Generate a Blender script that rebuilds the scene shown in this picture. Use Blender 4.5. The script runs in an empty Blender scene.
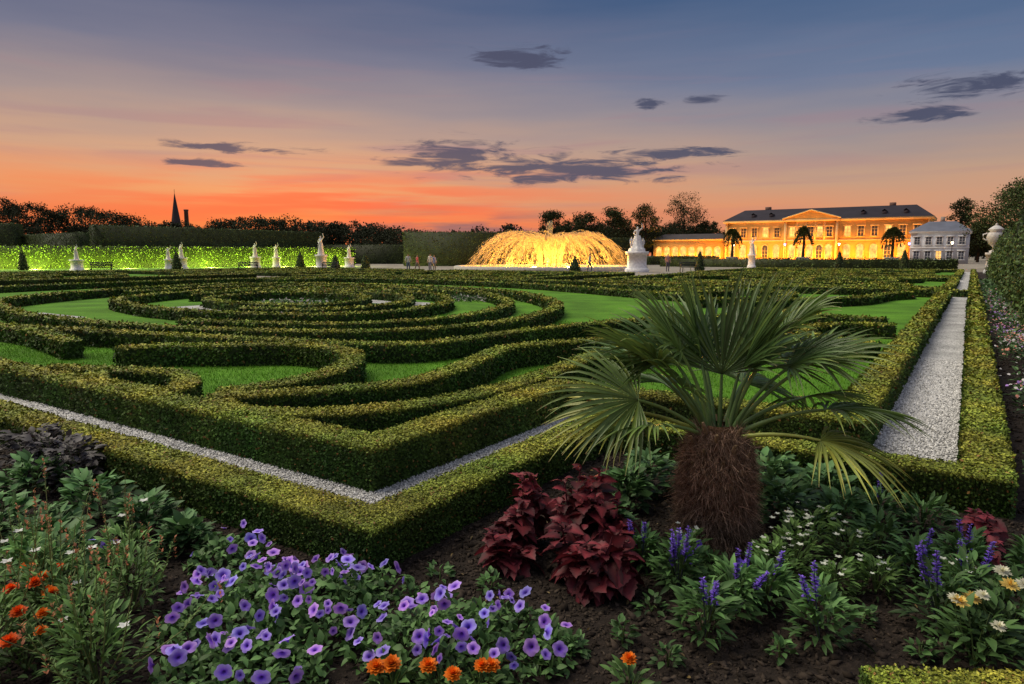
import bpy, math, numpy as np
from math import radians, sin, cos, pi
from mathutils import Vector
rng=np.random.default_rng(7)
scn=bpy.context.scene
C0=np.array([-.69,3.19]); E1=np.array([.556,.831]); E2=np.array([-.831,.556])
E1=E1/np.linalg.norm(E1); E2=E2/np.linalg.norm(E2)
def W(s,r): return C0+s*E1+r*E2
def Wn(a): a=np.asarray(a,float); return C0+a[:,:1]*E1+a[:,1:2]*E2
YAW=-math.atan2(.556,.831)

# ---------------------------------------------------------------- materials
def mat_new(name):
    m=bpy.data.materials.new(name); m.use_nodes=True
    nt=m.node_tree; nt.nodes.clear()
    return m,nt
def tintmat(name,rough=.6,spec=.3,trans=0.,nscale=6.,namt=.35,bump=0.,bscale=40.,det=2):
    m,nt=mat_new(name); N=nt.nodes; L=nt.links
    out=N.new('ShaderNodeOutputMaterial'); p=N.new('ShaderNodeBsdfPrincipled')
    a=N.new('ShaderNodeAttribute'); a.attribute_name='tint'
    tc=N.new('ShaderNodeTexCoord'); nz=N.new('ShaderNodeTexNoise'); nz.inputs['Scale'].default_value=nscale
    nz.inputs['Detail'].default_value=det
    L.new(tc.outputs['Object'],nz.inputs['Vector'])
    mr=N.new('ShaderNodeMapRange'); mr.inputs['From Min'].default_value=.3; mr.inputs['From Max'].default_value=.7
    mr.inputs['To Min'].default_value=1-namt; mr.inputs['To Max'].default_value=1+namt
    L.new(nz.outputs['Fac'],mr.inputs['Value'])
    mx=N.new('ShaderNodeVectorMath'); mx.operation='SCALE'
    L.new(a.outputs['Color'],mx.inputs[0]); L.new(mr.outputs['Result'],mx.inputs['Scale'])
    L.new(mx.outputs[0],p.inputs['Base Color'])
    p.inputs['Roughness'].default_value=rough
    p.inputs['Specular IOR Level'].default_value=spec
    if bump>0:
        n2=N.new('ShaderNodeTexNoise'); n2.inputs['Scale'].default_value=bscale; n2.inputs['Detail'].default_value=5
        L.new(tc.outputs['Object'],n2.inputs['Vector'])
        b=N.new('ShaderNodeBump'); b.inputs['Strength'].default_value=bump; b.inputs['Distance'].default_value=.02
        L.new(n2.outputs['Fac'],b.inputs['Height']); L.new(b.outputs['Normal'],p.inputs['Normal'])
    if trans>0:
        t=N.new('ShaderNodeBsdfTranslucent'); L.new(mx.outputs[0],t.inputs['Color'])
        ms=N.new('ShaderNodeMixShader'); ms.inputs[0].default_value=trans
        L.new(p.outputs[0],ms.inputs[1]); L.new(t.outputs[0],ms.inputs[2]); L.new(ms.outputs[0],out.inputs[0])
    else: L.new(p.outputs[0],out.inputs[0])
    return m
M_leaf=tintmat('foliage',.55,.25,.18,1.3,.3)
M_hedge=tintmat('box_foliage',.6,.18,0.,1.3,.3)
M_petal=tintmat('petal',.55,.25,.3,20,.15)
M_palm=tintmat('palm_leaf',.42,.42,.2,9,.2)
M_bark=tintmat('bark',.9,.1,0,25,.4,.6,60)
M_stone=tintmat('carved_stone',.75,.2,0,5,.18,.4,18)
M_plaster=tintmat('plaster',.85,.15,0,.6,.16,det=5)
M_soilclod=tintmat('soil_clod',.95,.1,0,30,.4)
M_peb=tintmat('pebble',.8,.2,0,30,.2)
M_cloth=tintmat('cloth',.85,.1,0,20,.1)
M_wood=tintmat('painted_wood',.6,.3,0,8,.2)
M_far=tintmat('distant_foliage',.8,.1,0,.2,.3)
def noisemat(name,cols,scale,detail=6,rough=.9,bump=.5,bdist=.02,voro=None,big=.4):
    m,nt=mat_new(name); N=nt.nodes; L=nt.links
    out=N.new('ShaderNodeOutputMaterial'); p=N.new('ShaderNodeBsdfPrincipled')
    tc=N.new('ShaderNodeTexCoord')
    n1=N.new('ShaderNodeTexNoise'); n1.inputs['Scale'].default_value=scale; n1.inputs['Detail'].default_value=detail
    n1.inputs['Roughness'].default_value=.7
    n2=N.new('ShaderNodeTexNoise'); n2.inputs['Scale'].default_value=big; n2.inputs['Detail'].default_value=4
    L.new(tc.outputs['Object'],n1.inputs['Vector']); L.new(tc.outputs['Object'],n2.inputs['Vector'])
    r=N.new('ShaderNodeValToRGB'); els=r.color_ramp.elements
    els[0].position=.3; els[0].color=(*cols[0],1); els[1].position=.7; els[1].color=(*cols[-1],1)
    for i,c in enumerate(cols[1:-1]):
        e=els.new(.3+.4*(i+1)/(len(cols)-1)); e.color=(*c,1)
    src=n1.outputs['Fac']
    if voro:
        v=N.new('ShaderNodeTexVoronoi'); v.inputs['Scale'].default_value=voro
        L.new(tc.outputs['Object'],v.inputs['Vector'])
        sp=N.new('ShaderNodeSeparateColor'); L.new(v.outputs['Color'],sp.inputs[0])
        src=sp.outputs[0]
    L.new(src,r.inputs['Fac'])
    mr=N.new('ShaderNodeMapRange'); mr.inputs['From Min'].default_value=.3; mr.inputs['From Max'].default_value=.7
    mr.inputs['To Min'].default_value=.62; mr.inputs['To Max'].default_value=1.3
    L.new(n2.outputs['Fac'],mr.inputs['Value'])
    mx=N.new('ShaderNodeVectorMath'); mx.operation='SCALE'
    L.new(r.outputs['Color'],mx.inputs[0]); L.new(mr.outputs['Result'],mx.inputs['Scale'])
    L.new(mx.outputs[0],p.inputs['Base Color']); p.inputs['Roughness'].default_value=rough
    p.inputs['Specular IOR Level'].default_value=.2
    b=N.new('ShaderNodeBump'); b.inputs['Strength'].default_value=bump; b.inputs['Distance'].default_value=bdist
    L.new(v.outputs['Distance'] if voro else n1.outputs['Fac'],b.inputs['Height'])
    if voro: b.invert=True
    L.new(b.outputs['Normal'],p.inputs['Normal'])
    L.new(p.outputs[0],out.inputs[0]); return m
M_soil=noisemat('soil',[(.010,.007,.005),(.025,.018,.014),(.05,.036,.028)],28,8,.95,.9,.03)
M_ground=noisemat('garden_floor',[(.16,.145,.12),(.25,.22,.18),(.32,.29,.25)],3,6,.95,.3)
M_gravel=noisemat('gravel',[(.24,.235,.235),(.44,.43,.43),(.62,.61,.60)],60,4,.9,1,.012,voro=75,big=1.2)
M_lawn=noisemat('lawn',[(.045,.13,.008),(.08,.205,.012),(.13,.275,.022)],45,6,.9,.7,.03,big=.7)
def emis(name,col,s):
    m,nt=mat_new(name); N=nt.nodes; out=N.new('ShaderNodeOutputMaterial'); e=N.new('ShaderNodeEmission')
    tc=N.new('ShaderNodeTexCoord'); nz=N.new('ShaderNodeTexNoise'); nz.inputs['Scale'].default_value=.9
    nt.links.new(tc.outputs['Object'],nz.inputs['Vector'])
    mr=N.new('ShaderNodeMapRange'); mr.inputs['From Min'].default_value=.3; mr.inputs['From Max'].default_value=.7
    mr.inputs['To Min'].default_value=.5*s; mr.inputs['To Max'].default_value=1.4*s
    nt.links.new(nz.outputs['Fac'],mr.inputs['Value']); nt.links.new(mr.outputs['Result'],e.inputs['Strength'])
    e.inputs['Color'].default_value=(*col,1); nt.links.new(e.outputs[0],out.inputs[0]); return m
M_glow=emis('lit_window',(1,.50,.12),1.5)
M_glow2=emis('lamp_glass',(1,.75,.4),14)
M_blue=emis('violet_lamp_glass',(.35,.3,1),7)

# ---------------------------------------------------------------- mesh builder
class B:
    def __init__(s): s.V=[];s.F=[];s.T=[];s.n=0
    def add(s,V,F,T):
        V=np.asarray(V,float).reshape(-1,3); F=np.asarray(F,int)
        T=np.asarray(T,float)
        if T.ndim==1: T=np.tile(T,(len(V),1))
        s.V.append(V); s.F.append(F+s.n); s.T.append(T); s.n+=len(V)
    def box(s,x0,x1,y0,y1,z0,z1,c):
        V=[(x0,y0,z0),(x1,y0,z0),(x1,y1,z0),(x0,y1,z0),(x0,y0,z1),(x1,y0,z1),(x1,y1,z1),(x0,y1,z1)]
        s.add(V,[(0,3,2,1),(4,5,6,7),(0,1,5,4),(1,2,6,5),(2,3,7,6),(3,0,4,7)],c)
    def tube(s,P,R,c,n=8,cap=True):
        P=np.asarray(P,float); m=len(P); R=np.broadcast_to(np.asarray(R,float),(m,))
        T=np.gradient(P,axis=0); T/=np.linalg.norm(T,axis=1)[:,None]+1e-9
        a=np.array([0,0,1.]) if abs(T[0][2])<.9 else np.array([1.,0,0])
        V=[]
        for i in range(m):
            x=np.cross(a,T[i]); x/=np.linalg.norm(x)+1e-9; y=np.cross(T[i],x)
            for k in range(n):
                t=2*pi*k/n; V.append(P[i]+R[i]*(x*cos(t)+y*sin(t)))
        F=[(i*n+k,i*n+(k+1)%n,(i+1)*n+(k+1)%n,(i+1)*n+k) for i in range(m-1) for k in range(n)]
        s.add(V,F,c)
        if cap:
            s.add(V[-n:],[(0,k,k+1) for k in range(1,n-1)],c)
    def lathe(s,prof,c,n=16,pos=(0,0,0),fold=0,nf=7,square=False):
        V=[];prof=list(prof)
        for (r,z) in prof:
            for k in range(n):
                t=2*pi*k/n+(pi/4 if square else 0); rr=r*(1+fold*sin(nf*t+z*2))
                V.append((pos[0]+rr*cos(t),pos[1]+rr*sin(t),pos[2]+z))
        F=[(i*n+k,i*n+(k+1)%n,(i+1)*n+(k+1)%n,(i+1)*n+k) for i in range(len(prof)-1) for k in range(n)]
        s.add(V,F,c)
    def build(s,name,mat,parent=None,smooth=False):
        me=bpy.data.meshes.new(name)
        V=np.concatenate(s.V); T=np.concatenate(s.T)
        me.vertices.add(len(V)); me.vertices.foreach_set('co',V.astype(np.float32).ravel())
        loops=np.concatenate([f.ravel() for f in s.F]); cnt=np.concatenate([np.full(len(f),f.shape[1]) for f in s.F])
        me.loops.add(len(loops)); me.loops.foreach_set('vertex_index',loops.astype(np.int32))
        me.polygons.add(len(cnt)); st=np.concatenate([[0],np.cumsum(cnt)[:-1]])
        me.polygons.foreach_set('loop_start',st.astype(np.int32))
        me.update(calc_edges=True)
        at=me.attributes.new('tint','FLOAT_COLOR','POINT')
        at.data.foreach_set('color',np.hstack([np.clip(T,0,1),np.ones((len(T),1))]).astype(np.float32).ravel())
        if smooth: me.polygons.foreach_set('use_smooth',np.ones(len(cnt),bool))
        me.materials.append(mat)
        o=bpy.data.objects.new(name,me); scn.collection.objects.link(o)
        if parent: o.parent=parent
        return o
def empty(name,loc=(0,0,0),rz=0):
    o=bpy.data.objects.new(name,None); o.location=loc; o.rotation_euler=(0,0,rz); scn.collection.objects.link(o); return o
def norm(a): return a/(np.linalg.norm(a,axis=-1,keepdims=True)+1e-9)
def frames_z(n):
    n=norm(n); r=rng.normal(size=n.shape); x=norm(np.cross(r,n)); y=np.cross(n,x)
    return np.stack([x,y,n],axis=-1)
def frames_x(x,up=None):
    x=norm(x); up=np.tile([0,0,1.],(len(x),1)) if up is None else up
    y=norm(np.cross(up,x)); z=np.cross(x,y); return np.stack([x,y,z],axis=-1)
def inst(b,tv,tf,R,pos,sc,col,tcol=None):
    tv=np.asarray(tv,float); tf=np.asarray(tf,int); n=len(pos); k=len(tv)
    sc=np.broadcast_to(np.asarray(sc,float),(n,))
    V=np.einsum('nij,kj->nki',R,tv)*sc[:,None,None]+pos[:,None,:]
    F=(tf[None]+(np.arange(n)*k)[:,None,None]).reshape(-1,tf.shape[1])
    col=np.broadcast_to(np.asarray(col,float),(n,3))
    T=np.repeat(col[:,None,:],k,1)
    if tcol is not None: T=T*np.asarray(tcol)[None]
    b.add(V.reshape(-1,3),F,T.reshape(-1,3))
LV=[(0,0,0),(.5,-.32,.06),(1,0,0),(.5,.32,.06)]; LF=[(0,1,2,3)]
def leaf_t(wid=.4,droop=.25,fold=.06,serr=0,st=(0,.15,.35,.6,.82,1.),ws=(.06,.6,1,.85,.45,.02),wav=0):
    V=[];m=len(st)
    for i,(f,w) in enumerate(zip(st,ws)):
        z=.18*f-droop*f*f; ww=w*wid/2*(1+serr*(-1)**i)
        V+= [(f,-ww,z+fold*w+wav*(-1)**i),(f,0,z),(f,ww,z+fold*w-wav*(-1)**i)]
    F=[]
    for i in range(m-1):
        a=i*3; F+=[(a,a+3,a+4,a+1),(a+1,a+4,a+5,a+2)]
    return np.array(V),np.array(F)
LEAF=leaf_t()
OCT=np.array([(1,0,0),(0,1,0),(-1,0,0),(0,-1,0),(0,0,.7),(0,0,-.7)],float)
OCF=np.array([(0,1,4),(1,2,4),(2,3,4),(3,0,4),(1,0,5),(2,1,5),(3,2,5),(0,3,5)])
def snoise(x,y,f=1.):
    return (np.sin(x*f*1.7+y*f*.9+1.3)+np.sin(-x*f*1.1+y*f*2.3+4.)+np.sin(x*f*3.1+y*f*2.9)*.6+np.sin(x*f*5.3-y*f*4.7+2.)*.4)/3.

# ---------------------------------------------------------------- ground
def sheet(name,rects,z,mat,step=None,fn=None,world=False):
    b=B()
    for (s0,s1,r0,r1) in rects:
        st=step or max(s1-s0,r1-r0)
        ns=max(1,int(round((s1-s0)/st))); nr=max(1,int(round((r1-r0)/st)))
        S,R=np.meshgrid(np.linspace(s0,s1,ns+1),np.linspace(r0,r1,nr+1),indexing='ij')
        P=np.stack([S.ravel(),R.ravel()],1)
        XY=P if world else Wn(P)
        zz=np.full(len(XY),z,float)
        if fn is not None: zz=zz+fn(XY[:,0],XY[:,1])
        V=np.hstack([XY,zz[:,None]])
        i,j=np.meshgrid(np.arange(ns),np.arange(nr),indexing='ij'); a=(i*(nr+1)+j).ravel()
        F=np.stack([a,a+nr+1,a+nr+2,a+1],1)
        b.add(V,F,(.5,.5,.5))
    o=b.build(name,mat,smooth=step is not None); return o
sheet('ground',[(-1500,1500,-1500,1500)],0,M_ground,world=True)
sn=lambda x,y: .012*snoise(x,y,4)+.007*snoise(x,y,17)+.005*snoise(y,x,41)
sheet('flower_bed_soil',[(-2.4,.1,-6,9),(.1,2.78,-6,.1)],.03,M_soil,.03,sn)
sheet('flower_bed_soil',[(2.79,75,-5.2,-2.6),(-1.5,.1,9,45)],.02,M_soil,.25,lambda x,y:.01*snoise(x,y,5))
sheet('gravel_path',[(.13,1.05,.13,45),(1.05,3.7,.13,1.05),(2.79,3.7,-2.5,.13),(3.7,75,-2.5,-1.6)],.008,M_gravel)
beds=[(31,46,-1.6,15),(31,46,19,36),(31,46,40,58),(2,28,40,60),(50,72,-1.6,16)]
sheet('lawn',[(3.7,28,-1.6,1.05),(1.05,28,1.05,34)]+[b for b in beds],.012,M_lawn)
sheet('lawn',[(-120,-20,50,95)],.01,M_lawn,world=True)

b=B()
def rectpts(s0,s1,r0,r1,n):
    return np.stack([rng.uniform(s0,s1,n),rng.uniform(r0,r1,n)],1)
PP=np.concatenate([rectpts(.26,.92,.26,6,17000),rectpts(.92,3.6,.26,.92,9000),rectpts(2.9,3.6,-2.4,.3,8000),rectpts(3.6,10,-2.4,-1.75,14000)])
xy=Wn(PP); n=len(xy); d=np.linalg.norm(xy,axis=1)
g=rng.uniform(.3,.75,n)**1.0
inst(b,OCT,OCF,frames_z(rng.normal(size=(n,3))),np.hstack([xy,np.full((n,1),.014)]),rng.uniform(.005,.011,n)*np.clip(d/5,.8,1.6),np.stack([g,g*.98,g*.97],1))
b.build('path_pebbles',M_peb)
b=B(); P=np.concatenate([rectpts(-2.2,-.02,-5,6,60000),rectpts(0,2.62,-5,-.02,45000),rectpts(2.8,14,-4,-2.7,9000)])
xy=Wn(P); n=len(xy); g=rng.uniform(.010,.06,n)
OC2=OCT*np.array([1.4,.8,.6])
inst(b,OC2,OCF,frames_z(np.array([0,0,1.])+rng.normal(0,.5,(n,3))),np.hstack([xy,(.03+sn(xy[:,0],xy[:,1])+.001)[:,None]]),rng.gamma(1.6,.0038,n)+.002,np.stack([g,g*.75,g*.58],1))
b.build('soil_clods',M_soilclod)
b=B(); P=rectpts(-2.2,2.6,-5,5,1300); P=P[(P[:,0]<0)|(P[:,1]<0)]; xy=Wn(P); n=len(xy)
inst(b,LEAF[0],LEAF[1],frames_z(np.array([0,0,1.])+rng.normal(0,.4,(n,3))),np.hstack([xy,np.full((n,1),.05)]),rng.uniform(.012,.035,n),np.array([.16,.11,.04])*rng.uniform(.4,1.5,(n,1)))
b.build('fallen_leaves',M_leaf)

# ---------------------------------------------------------------- hedges
def smooth_poly(P,closed=False,step=.12):
    P=np.asarray(P,float); n=len(P); out=[]
    idx=lambda i: P[i%n] if closed else P[min(max(i,0),n-1)]
    for i in range(n if closed else n-1):
        p0,p1,p2,p3=idx(i-1),idx(i),idx(i+1),idx(i+2)
        m=max(2,int(np.linalg.norm(p2-p1)/step))
        for k in range(m):
            t=k/m; out.append(.5*((2*p1)+(-p0+p2)*t+(2*p0-5*p1+4*p2-p3)*t*t+(-p0+3*p1-3*p2+p3)*t**3))
    out.append(out[0] if closed else P[-1]); return np.array(out)
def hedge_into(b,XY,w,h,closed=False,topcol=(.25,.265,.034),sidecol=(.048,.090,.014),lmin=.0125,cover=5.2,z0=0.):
    XY=np.asarray(XY,float)
    keep=np.concatenate([[True],np.linalg.norm(np.diff(XY,axis=0),axis=1)>1e-4]); XY=XY[keep]
    d=norm(np.diff(XY,axis=0)); 
    if closed: t=norm(np.vstack([d,d[:1]])+np.vstack([d[-1:],d]))
    else: t=norm(np.vstack([d,d[-1:]])+np.vstack([d[:1],d]))
    nn=np.stack([-t[:,1],t[:,0]],1)
    dd=np.vstack([d,d[-1:]]); cosv=np.clip((nn*np.stack([-dd[:,1],dd[:,0]],1)).sum(1),.5,1)
    off=nn*(w/2/cosv)[:,None]
    L=XY+off; R=XY-off
    LL=[];RR=[]
    for i in range(len(XY)-1):
        ln=np.linalg.norm(XY[i+1]-XY[i]); dist=max(2.,np.linalg.norm((XY[i+1]+XY[i])/2))
        m=max(1,int(ln/max(.15,.03*dist)))
        for k in range(m): LL.append(L[i]+(L[i+1]-L[i])*k/m); RR.append(R[i]+(R[i+1]-R[i])*k/m)
    LL.append(L[-1]); RR.append(R[-1]); L=np.array(LL); R=np.array(RR); n=len(L)
    ins=min(.012,w*.1)/w
    Li=L+(R-L)*ins; Ri=R+(L-R)*ins
    hh=h-.012+.005*snoise(L[:,0],L[:,1],3)
    Vc=np.stack([np.c_[Li,np.full(n,z0)],np.c_[Li,z0+hh*.95],np.c_[Li+(Ri-Li)*.05,z0+hh],np.c_[Ri+(Li-Ri)*.05,z0+hh],np.c_[Ri,z0+hh*.95],np.c_[Ri,np.full(n,z0)]],1)
    i=np.arange(n-1)[:,None]; k=np.arange(5)[None]
    a=(i*6+k).ravel(); F=np.stack([a,a+6,a+7,a+1],1)
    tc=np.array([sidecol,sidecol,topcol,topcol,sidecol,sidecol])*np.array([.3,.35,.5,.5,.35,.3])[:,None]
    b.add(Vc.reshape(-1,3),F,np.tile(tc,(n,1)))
    if not closed:
        for e,rev in ((0,1),(n-1,0)):
            q=Vc[e]; b.add(q,[(0,1,4,5),(1,2,3,4)] ,np.array(sidecol)*.4)
    mid=(L+R)/2; seg=np.linalg.norm(np.diff(mid,axis=0),axis=1); dm=np.linalg.norm((mid[1:]+mid[:-1])/2,axis=1)
    ls=np.clip(.0040*dm,lmin,.10)
    def scatter(area,gen,jit):
        cnt=rng.poisson(area*cover/ls**2*np.where(dm>8,.7,1))
        ii=np.repeat(np.arange(n-1),cnt); m=len(ii)
        if m==0: return
        f=rng.random(m); g=rng.random(m); s=ls[ii]*rng.uniform(.7,1.35,m)
        l=L[ii]+(L[ii+1]-L[ii])*f[:,None]; r=R[ii]+(R[ii+1]-R[ii])*f[:,None]
        pos,nrm,tf=gen(l,r,g)
        clump=snoise(pos[:,0]*9+pos[:,2]*7,pos[:,1]*9-pos[:,2]*5,1)
        pos=pos+nrm*((clump*.007+rng.normal(0,.006,m)))[:,None]+rng.normal(0,.003,(m,3))
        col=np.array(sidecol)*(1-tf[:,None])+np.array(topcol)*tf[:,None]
        patch=snoise(pos[:,0],pos[:,1],1.1)
        col=col*(rng.uniform(.4,1.55,m)*(1+.22*clump)*(1+.2*patch))[:,None]
        col[:,0]*=1+.28*snoise(pos[:,1],pos[:,0],2.3)
        brown=rng.random(m)<.025; col[brown]=np.array([.24,.13,.04])*rng.uniform(.5,1.2,(brown.sum(),1))
        nj=nrm+rng.normal(0,jit,(m,3))
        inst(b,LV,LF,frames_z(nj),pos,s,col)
    def top(l,r,g):
        pos=np.c_[l+(r-l)*g[:,None],np.full(len(g),z0+h)]; e=np.minimum(g,1-g)
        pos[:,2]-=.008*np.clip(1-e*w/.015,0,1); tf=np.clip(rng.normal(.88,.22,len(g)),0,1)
        return pos,np.tile([0,0,1.],(len(g),1)),tf
    def side(sgn):
        def fn(l,r,g):
            dr=norm(l-r)*sgn; base=l if sgn>0 else r
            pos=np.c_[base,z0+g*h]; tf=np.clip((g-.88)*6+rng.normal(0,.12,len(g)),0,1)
            return pos,np.c_[dr,np.full(len(g),.1)],tf
        return fn
    scatter(seg*w,top,.38); scatter(seg*h,side(1),.5); scatter(seg*h,side(-1),.5)
    if not closed:
        for e,j in ((0,1),(n-1,n-2)):
            dist=max(2,np.linalg.norm(mid[e])); s_=np.clip(.0043*dist,lmin,.11); m=int(w*h*cover/s_**2)
            if m<2: continue
            g=rng.random(m); q=rng.random(m); dr=norm(mid[e]-mid[j]); pos=np.c_[L[e]+(R[e]-L[e])*g[:,None],z0+q*h]
            nr=np.tile([dr[0],dr[1],.2],(m,1)); pos+=nr*rng.normal(.004,.006,(m,1))
            inst(b,LV,LF,frames_z(nr+rng.normal(0,.55,(m,3))),pos,s_*rng.uniform(.7,1.3,m),np.array(sidecol)*rng.uniform(.5,1.5,(m,1)))
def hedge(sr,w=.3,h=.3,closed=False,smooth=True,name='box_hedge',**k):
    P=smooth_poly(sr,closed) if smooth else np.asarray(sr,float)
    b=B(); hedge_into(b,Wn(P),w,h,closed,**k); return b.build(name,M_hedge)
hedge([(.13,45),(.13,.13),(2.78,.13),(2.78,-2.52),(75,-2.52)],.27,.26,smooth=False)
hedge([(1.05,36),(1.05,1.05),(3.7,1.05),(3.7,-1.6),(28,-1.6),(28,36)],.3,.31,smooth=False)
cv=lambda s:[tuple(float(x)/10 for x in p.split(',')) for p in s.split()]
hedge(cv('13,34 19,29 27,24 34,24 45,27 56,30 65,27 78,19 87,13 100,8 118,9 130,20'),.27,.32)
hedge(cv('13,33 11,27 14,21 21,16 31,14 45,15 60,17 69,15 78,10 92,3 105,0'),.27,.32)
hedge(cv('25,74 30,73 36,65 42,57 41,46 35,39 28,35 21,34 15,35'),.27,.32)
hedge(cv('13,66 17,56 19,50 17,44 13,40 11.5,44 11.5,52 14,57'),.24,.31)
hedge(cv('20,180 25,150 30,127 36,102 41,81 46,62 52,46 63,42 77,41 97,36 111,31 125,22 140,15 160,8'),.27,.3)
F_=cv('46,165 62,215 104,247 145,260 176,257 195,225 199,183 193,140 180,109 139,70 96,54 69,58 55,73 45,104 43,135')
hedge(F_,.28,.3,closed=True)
cc=np.mean(F_,axis=0)
for k in (.84,.62,.47,.3):
    Q=[tuple(cc+(np.array(p)-cc)*k) for p in F_]
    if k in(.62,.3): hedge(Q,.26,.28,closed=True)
    else: hedge(Q[2:-1],.26,.28)
sheet('gravel_patch',[(9.2,10.4,12,18),(14,15.2,12,19),(5.2,6.2,16.5,19)],.016,M_gravel)
def spiral(c,r0,turns,a0,sg=1,n=26):
    return [(c[0]+r0*(1-.75*i/n)*cos(a0+sg*2*pi*turns*i/n),c[1]+r0*(1-.75*i/n)*sin(a0+sg*2*pi*turns*i/n)) for i in range(n+1)]
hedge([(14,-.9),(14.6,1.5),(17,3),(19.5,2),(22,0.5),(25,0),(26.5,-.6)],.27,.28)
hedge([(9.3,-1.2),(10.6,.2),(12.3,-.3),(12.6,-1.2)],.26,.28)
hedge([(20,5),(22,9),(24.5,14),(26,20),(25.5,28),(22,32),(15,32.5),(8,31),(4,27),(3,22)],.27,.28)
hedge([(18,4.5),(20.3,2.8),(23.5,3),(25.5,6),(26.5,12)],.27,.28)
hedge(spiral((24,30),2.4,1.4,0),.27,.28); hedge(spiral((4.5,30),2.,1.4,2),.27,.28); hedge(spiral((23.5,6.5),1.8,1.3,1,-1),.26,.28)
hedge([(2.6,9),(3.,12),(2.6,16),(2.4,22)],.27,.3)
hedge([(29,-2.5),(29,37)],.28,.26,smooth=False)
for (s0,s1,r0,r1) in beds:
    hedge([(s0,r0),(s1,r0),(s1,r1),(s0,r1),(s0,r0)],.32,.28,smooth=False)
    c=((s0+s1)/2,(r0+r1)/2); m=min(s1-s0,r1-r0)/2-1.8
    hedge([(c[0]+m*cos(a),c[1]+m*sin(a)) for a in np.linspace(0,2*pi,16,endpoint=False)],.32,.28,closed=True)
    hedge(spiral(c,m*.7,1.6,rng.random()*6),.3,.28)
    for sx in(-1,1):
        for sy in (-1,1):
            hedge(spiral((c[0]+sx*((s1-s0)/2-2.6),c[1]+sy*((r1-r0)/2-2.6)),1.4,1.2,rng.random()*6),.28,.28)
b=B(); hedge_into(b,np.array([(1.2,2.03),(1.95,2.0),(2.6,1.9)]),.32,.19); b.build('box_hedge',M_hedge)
b=B(); lt=leaf_t(.7,.2,.03)
for (s,r,rad) in ((12,15.5,1.2),(24,30,1.2),(38.5,27,2.),(38.5,7,2.),(17,12,1.),(8,12,.9)):
    n=500; a=rng.uniform(0,2*pi,n); q=rad*np.sqrt(rng.random(n)); xy=Wn(np.c_[s+q*np.cos(a),r+q*np.sin(a)])
    inst(b,LV,LF,frames_z(np.array([0,0,1.])+rng.normal(0,.6,(n,3))),np.c_[xy,rng.uniform(.03,.16,n)],rng.uniform(.08,.16,n),np.where(rng.random((n,1))<.3,np.array([.5,.45,.45]),np.array([.05,.10,.03]))*rng.uniform(.5,1.3,(n,1)))
b.build('annual_flower_patches',M_petal)

b=B(); P=np.concatenate([rectpts(1.2,3.7,1.2,12,38000),rectpts(3.7,12,-1.45,12,120000)])
xy=Wn(P); n=len(xy)
BV=[(-.12,0,0),(.12,0,0),(0,.25,1)]; BF=[(0,1,2)]
R=frames_z(np.array([0,0,1.])+rng.normal(0,.3,(n,3)))
inst(b,BV,BF,R,np.c_[xy,np.full(n,.01)],rng.uniform(.02,.045,n),np.array([.115,.28,.016])*rng.uniform(.45,1.5,(n,1))*np.c_[rng.uniform(.8,1.3,n),np.ones(n),np.ones(n)])
b.build('grass',M_leaf)

# ---------------------------------------------------------------- palm
PB=np.array([1.11,3.58,0.02])
palm=empty('palm_tree',tuple(PB))
def Pv(*a): return np.array(a,float)
b=B()
prof=[(.165,0),(.185,.05),(.175,.15),(.178,.28),(.172,.42),(.155,.54),(.12,.62),(.07,.68)]
b.lathe(prof,(.09,.05,.025),24)
n=26000; zz=rng.uniform(.0,.66,n); a=rng.uniform(0,2*pi,n); rr=np.interp(zz,[p[1] for p in prof],[p[0] for p in prof])+rng.normal(.008,.009,n)
out=np.c_[np.cos(a),np.sin(a),np.zeros(n)]
dirs=norm(out*rng.uniform(.05,.6,(n,1))+np.array([0,0,1.])*np.where(rng.random((n,1))<.75,-1,1)*rng.uniform(.4,1,(n,1))+rng.normal(0,.38,(n,3)))
FV=[(0,-.018,0),(1,-.006,-.05),(1,.006,-.05),(0,.018,0)]
ring=.5+.5*np.sin(zz*2*pi/.05+np.sin(a*4)*.8)
inst(b,FV,LF,frames_x(dirs,rng.normal(size=(n,3))),out*rr[:,None]+np.c_[np.zeros((n,2)),zz],rng.uniform(.03,.09,n),np.array([.33,.22,.155])*(rng.uniform(.2,1.5,n)*(.55+.6*ring))[:,None])
for k in range(34):
    z=.30+.34*k/34; t=k*2.4; r=np.interp(z,[p[1] for p in prof],[p[0] for p in prof]); o=np.array([cos(t),sin(t),0])
    p0=o*r*.8+Pv(0,0,z); p1=p0+o*.035+Pv(0,0,.05)
    b.tube([p0,p1,p1+o*.015+Pv(0,0,.03)],[.016,.012,.007],np.array([.26,.18,.10])*rng.uniform(.5,1.2),6)
b.build('trunk',M_bark,palm)
b=B()
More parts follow.
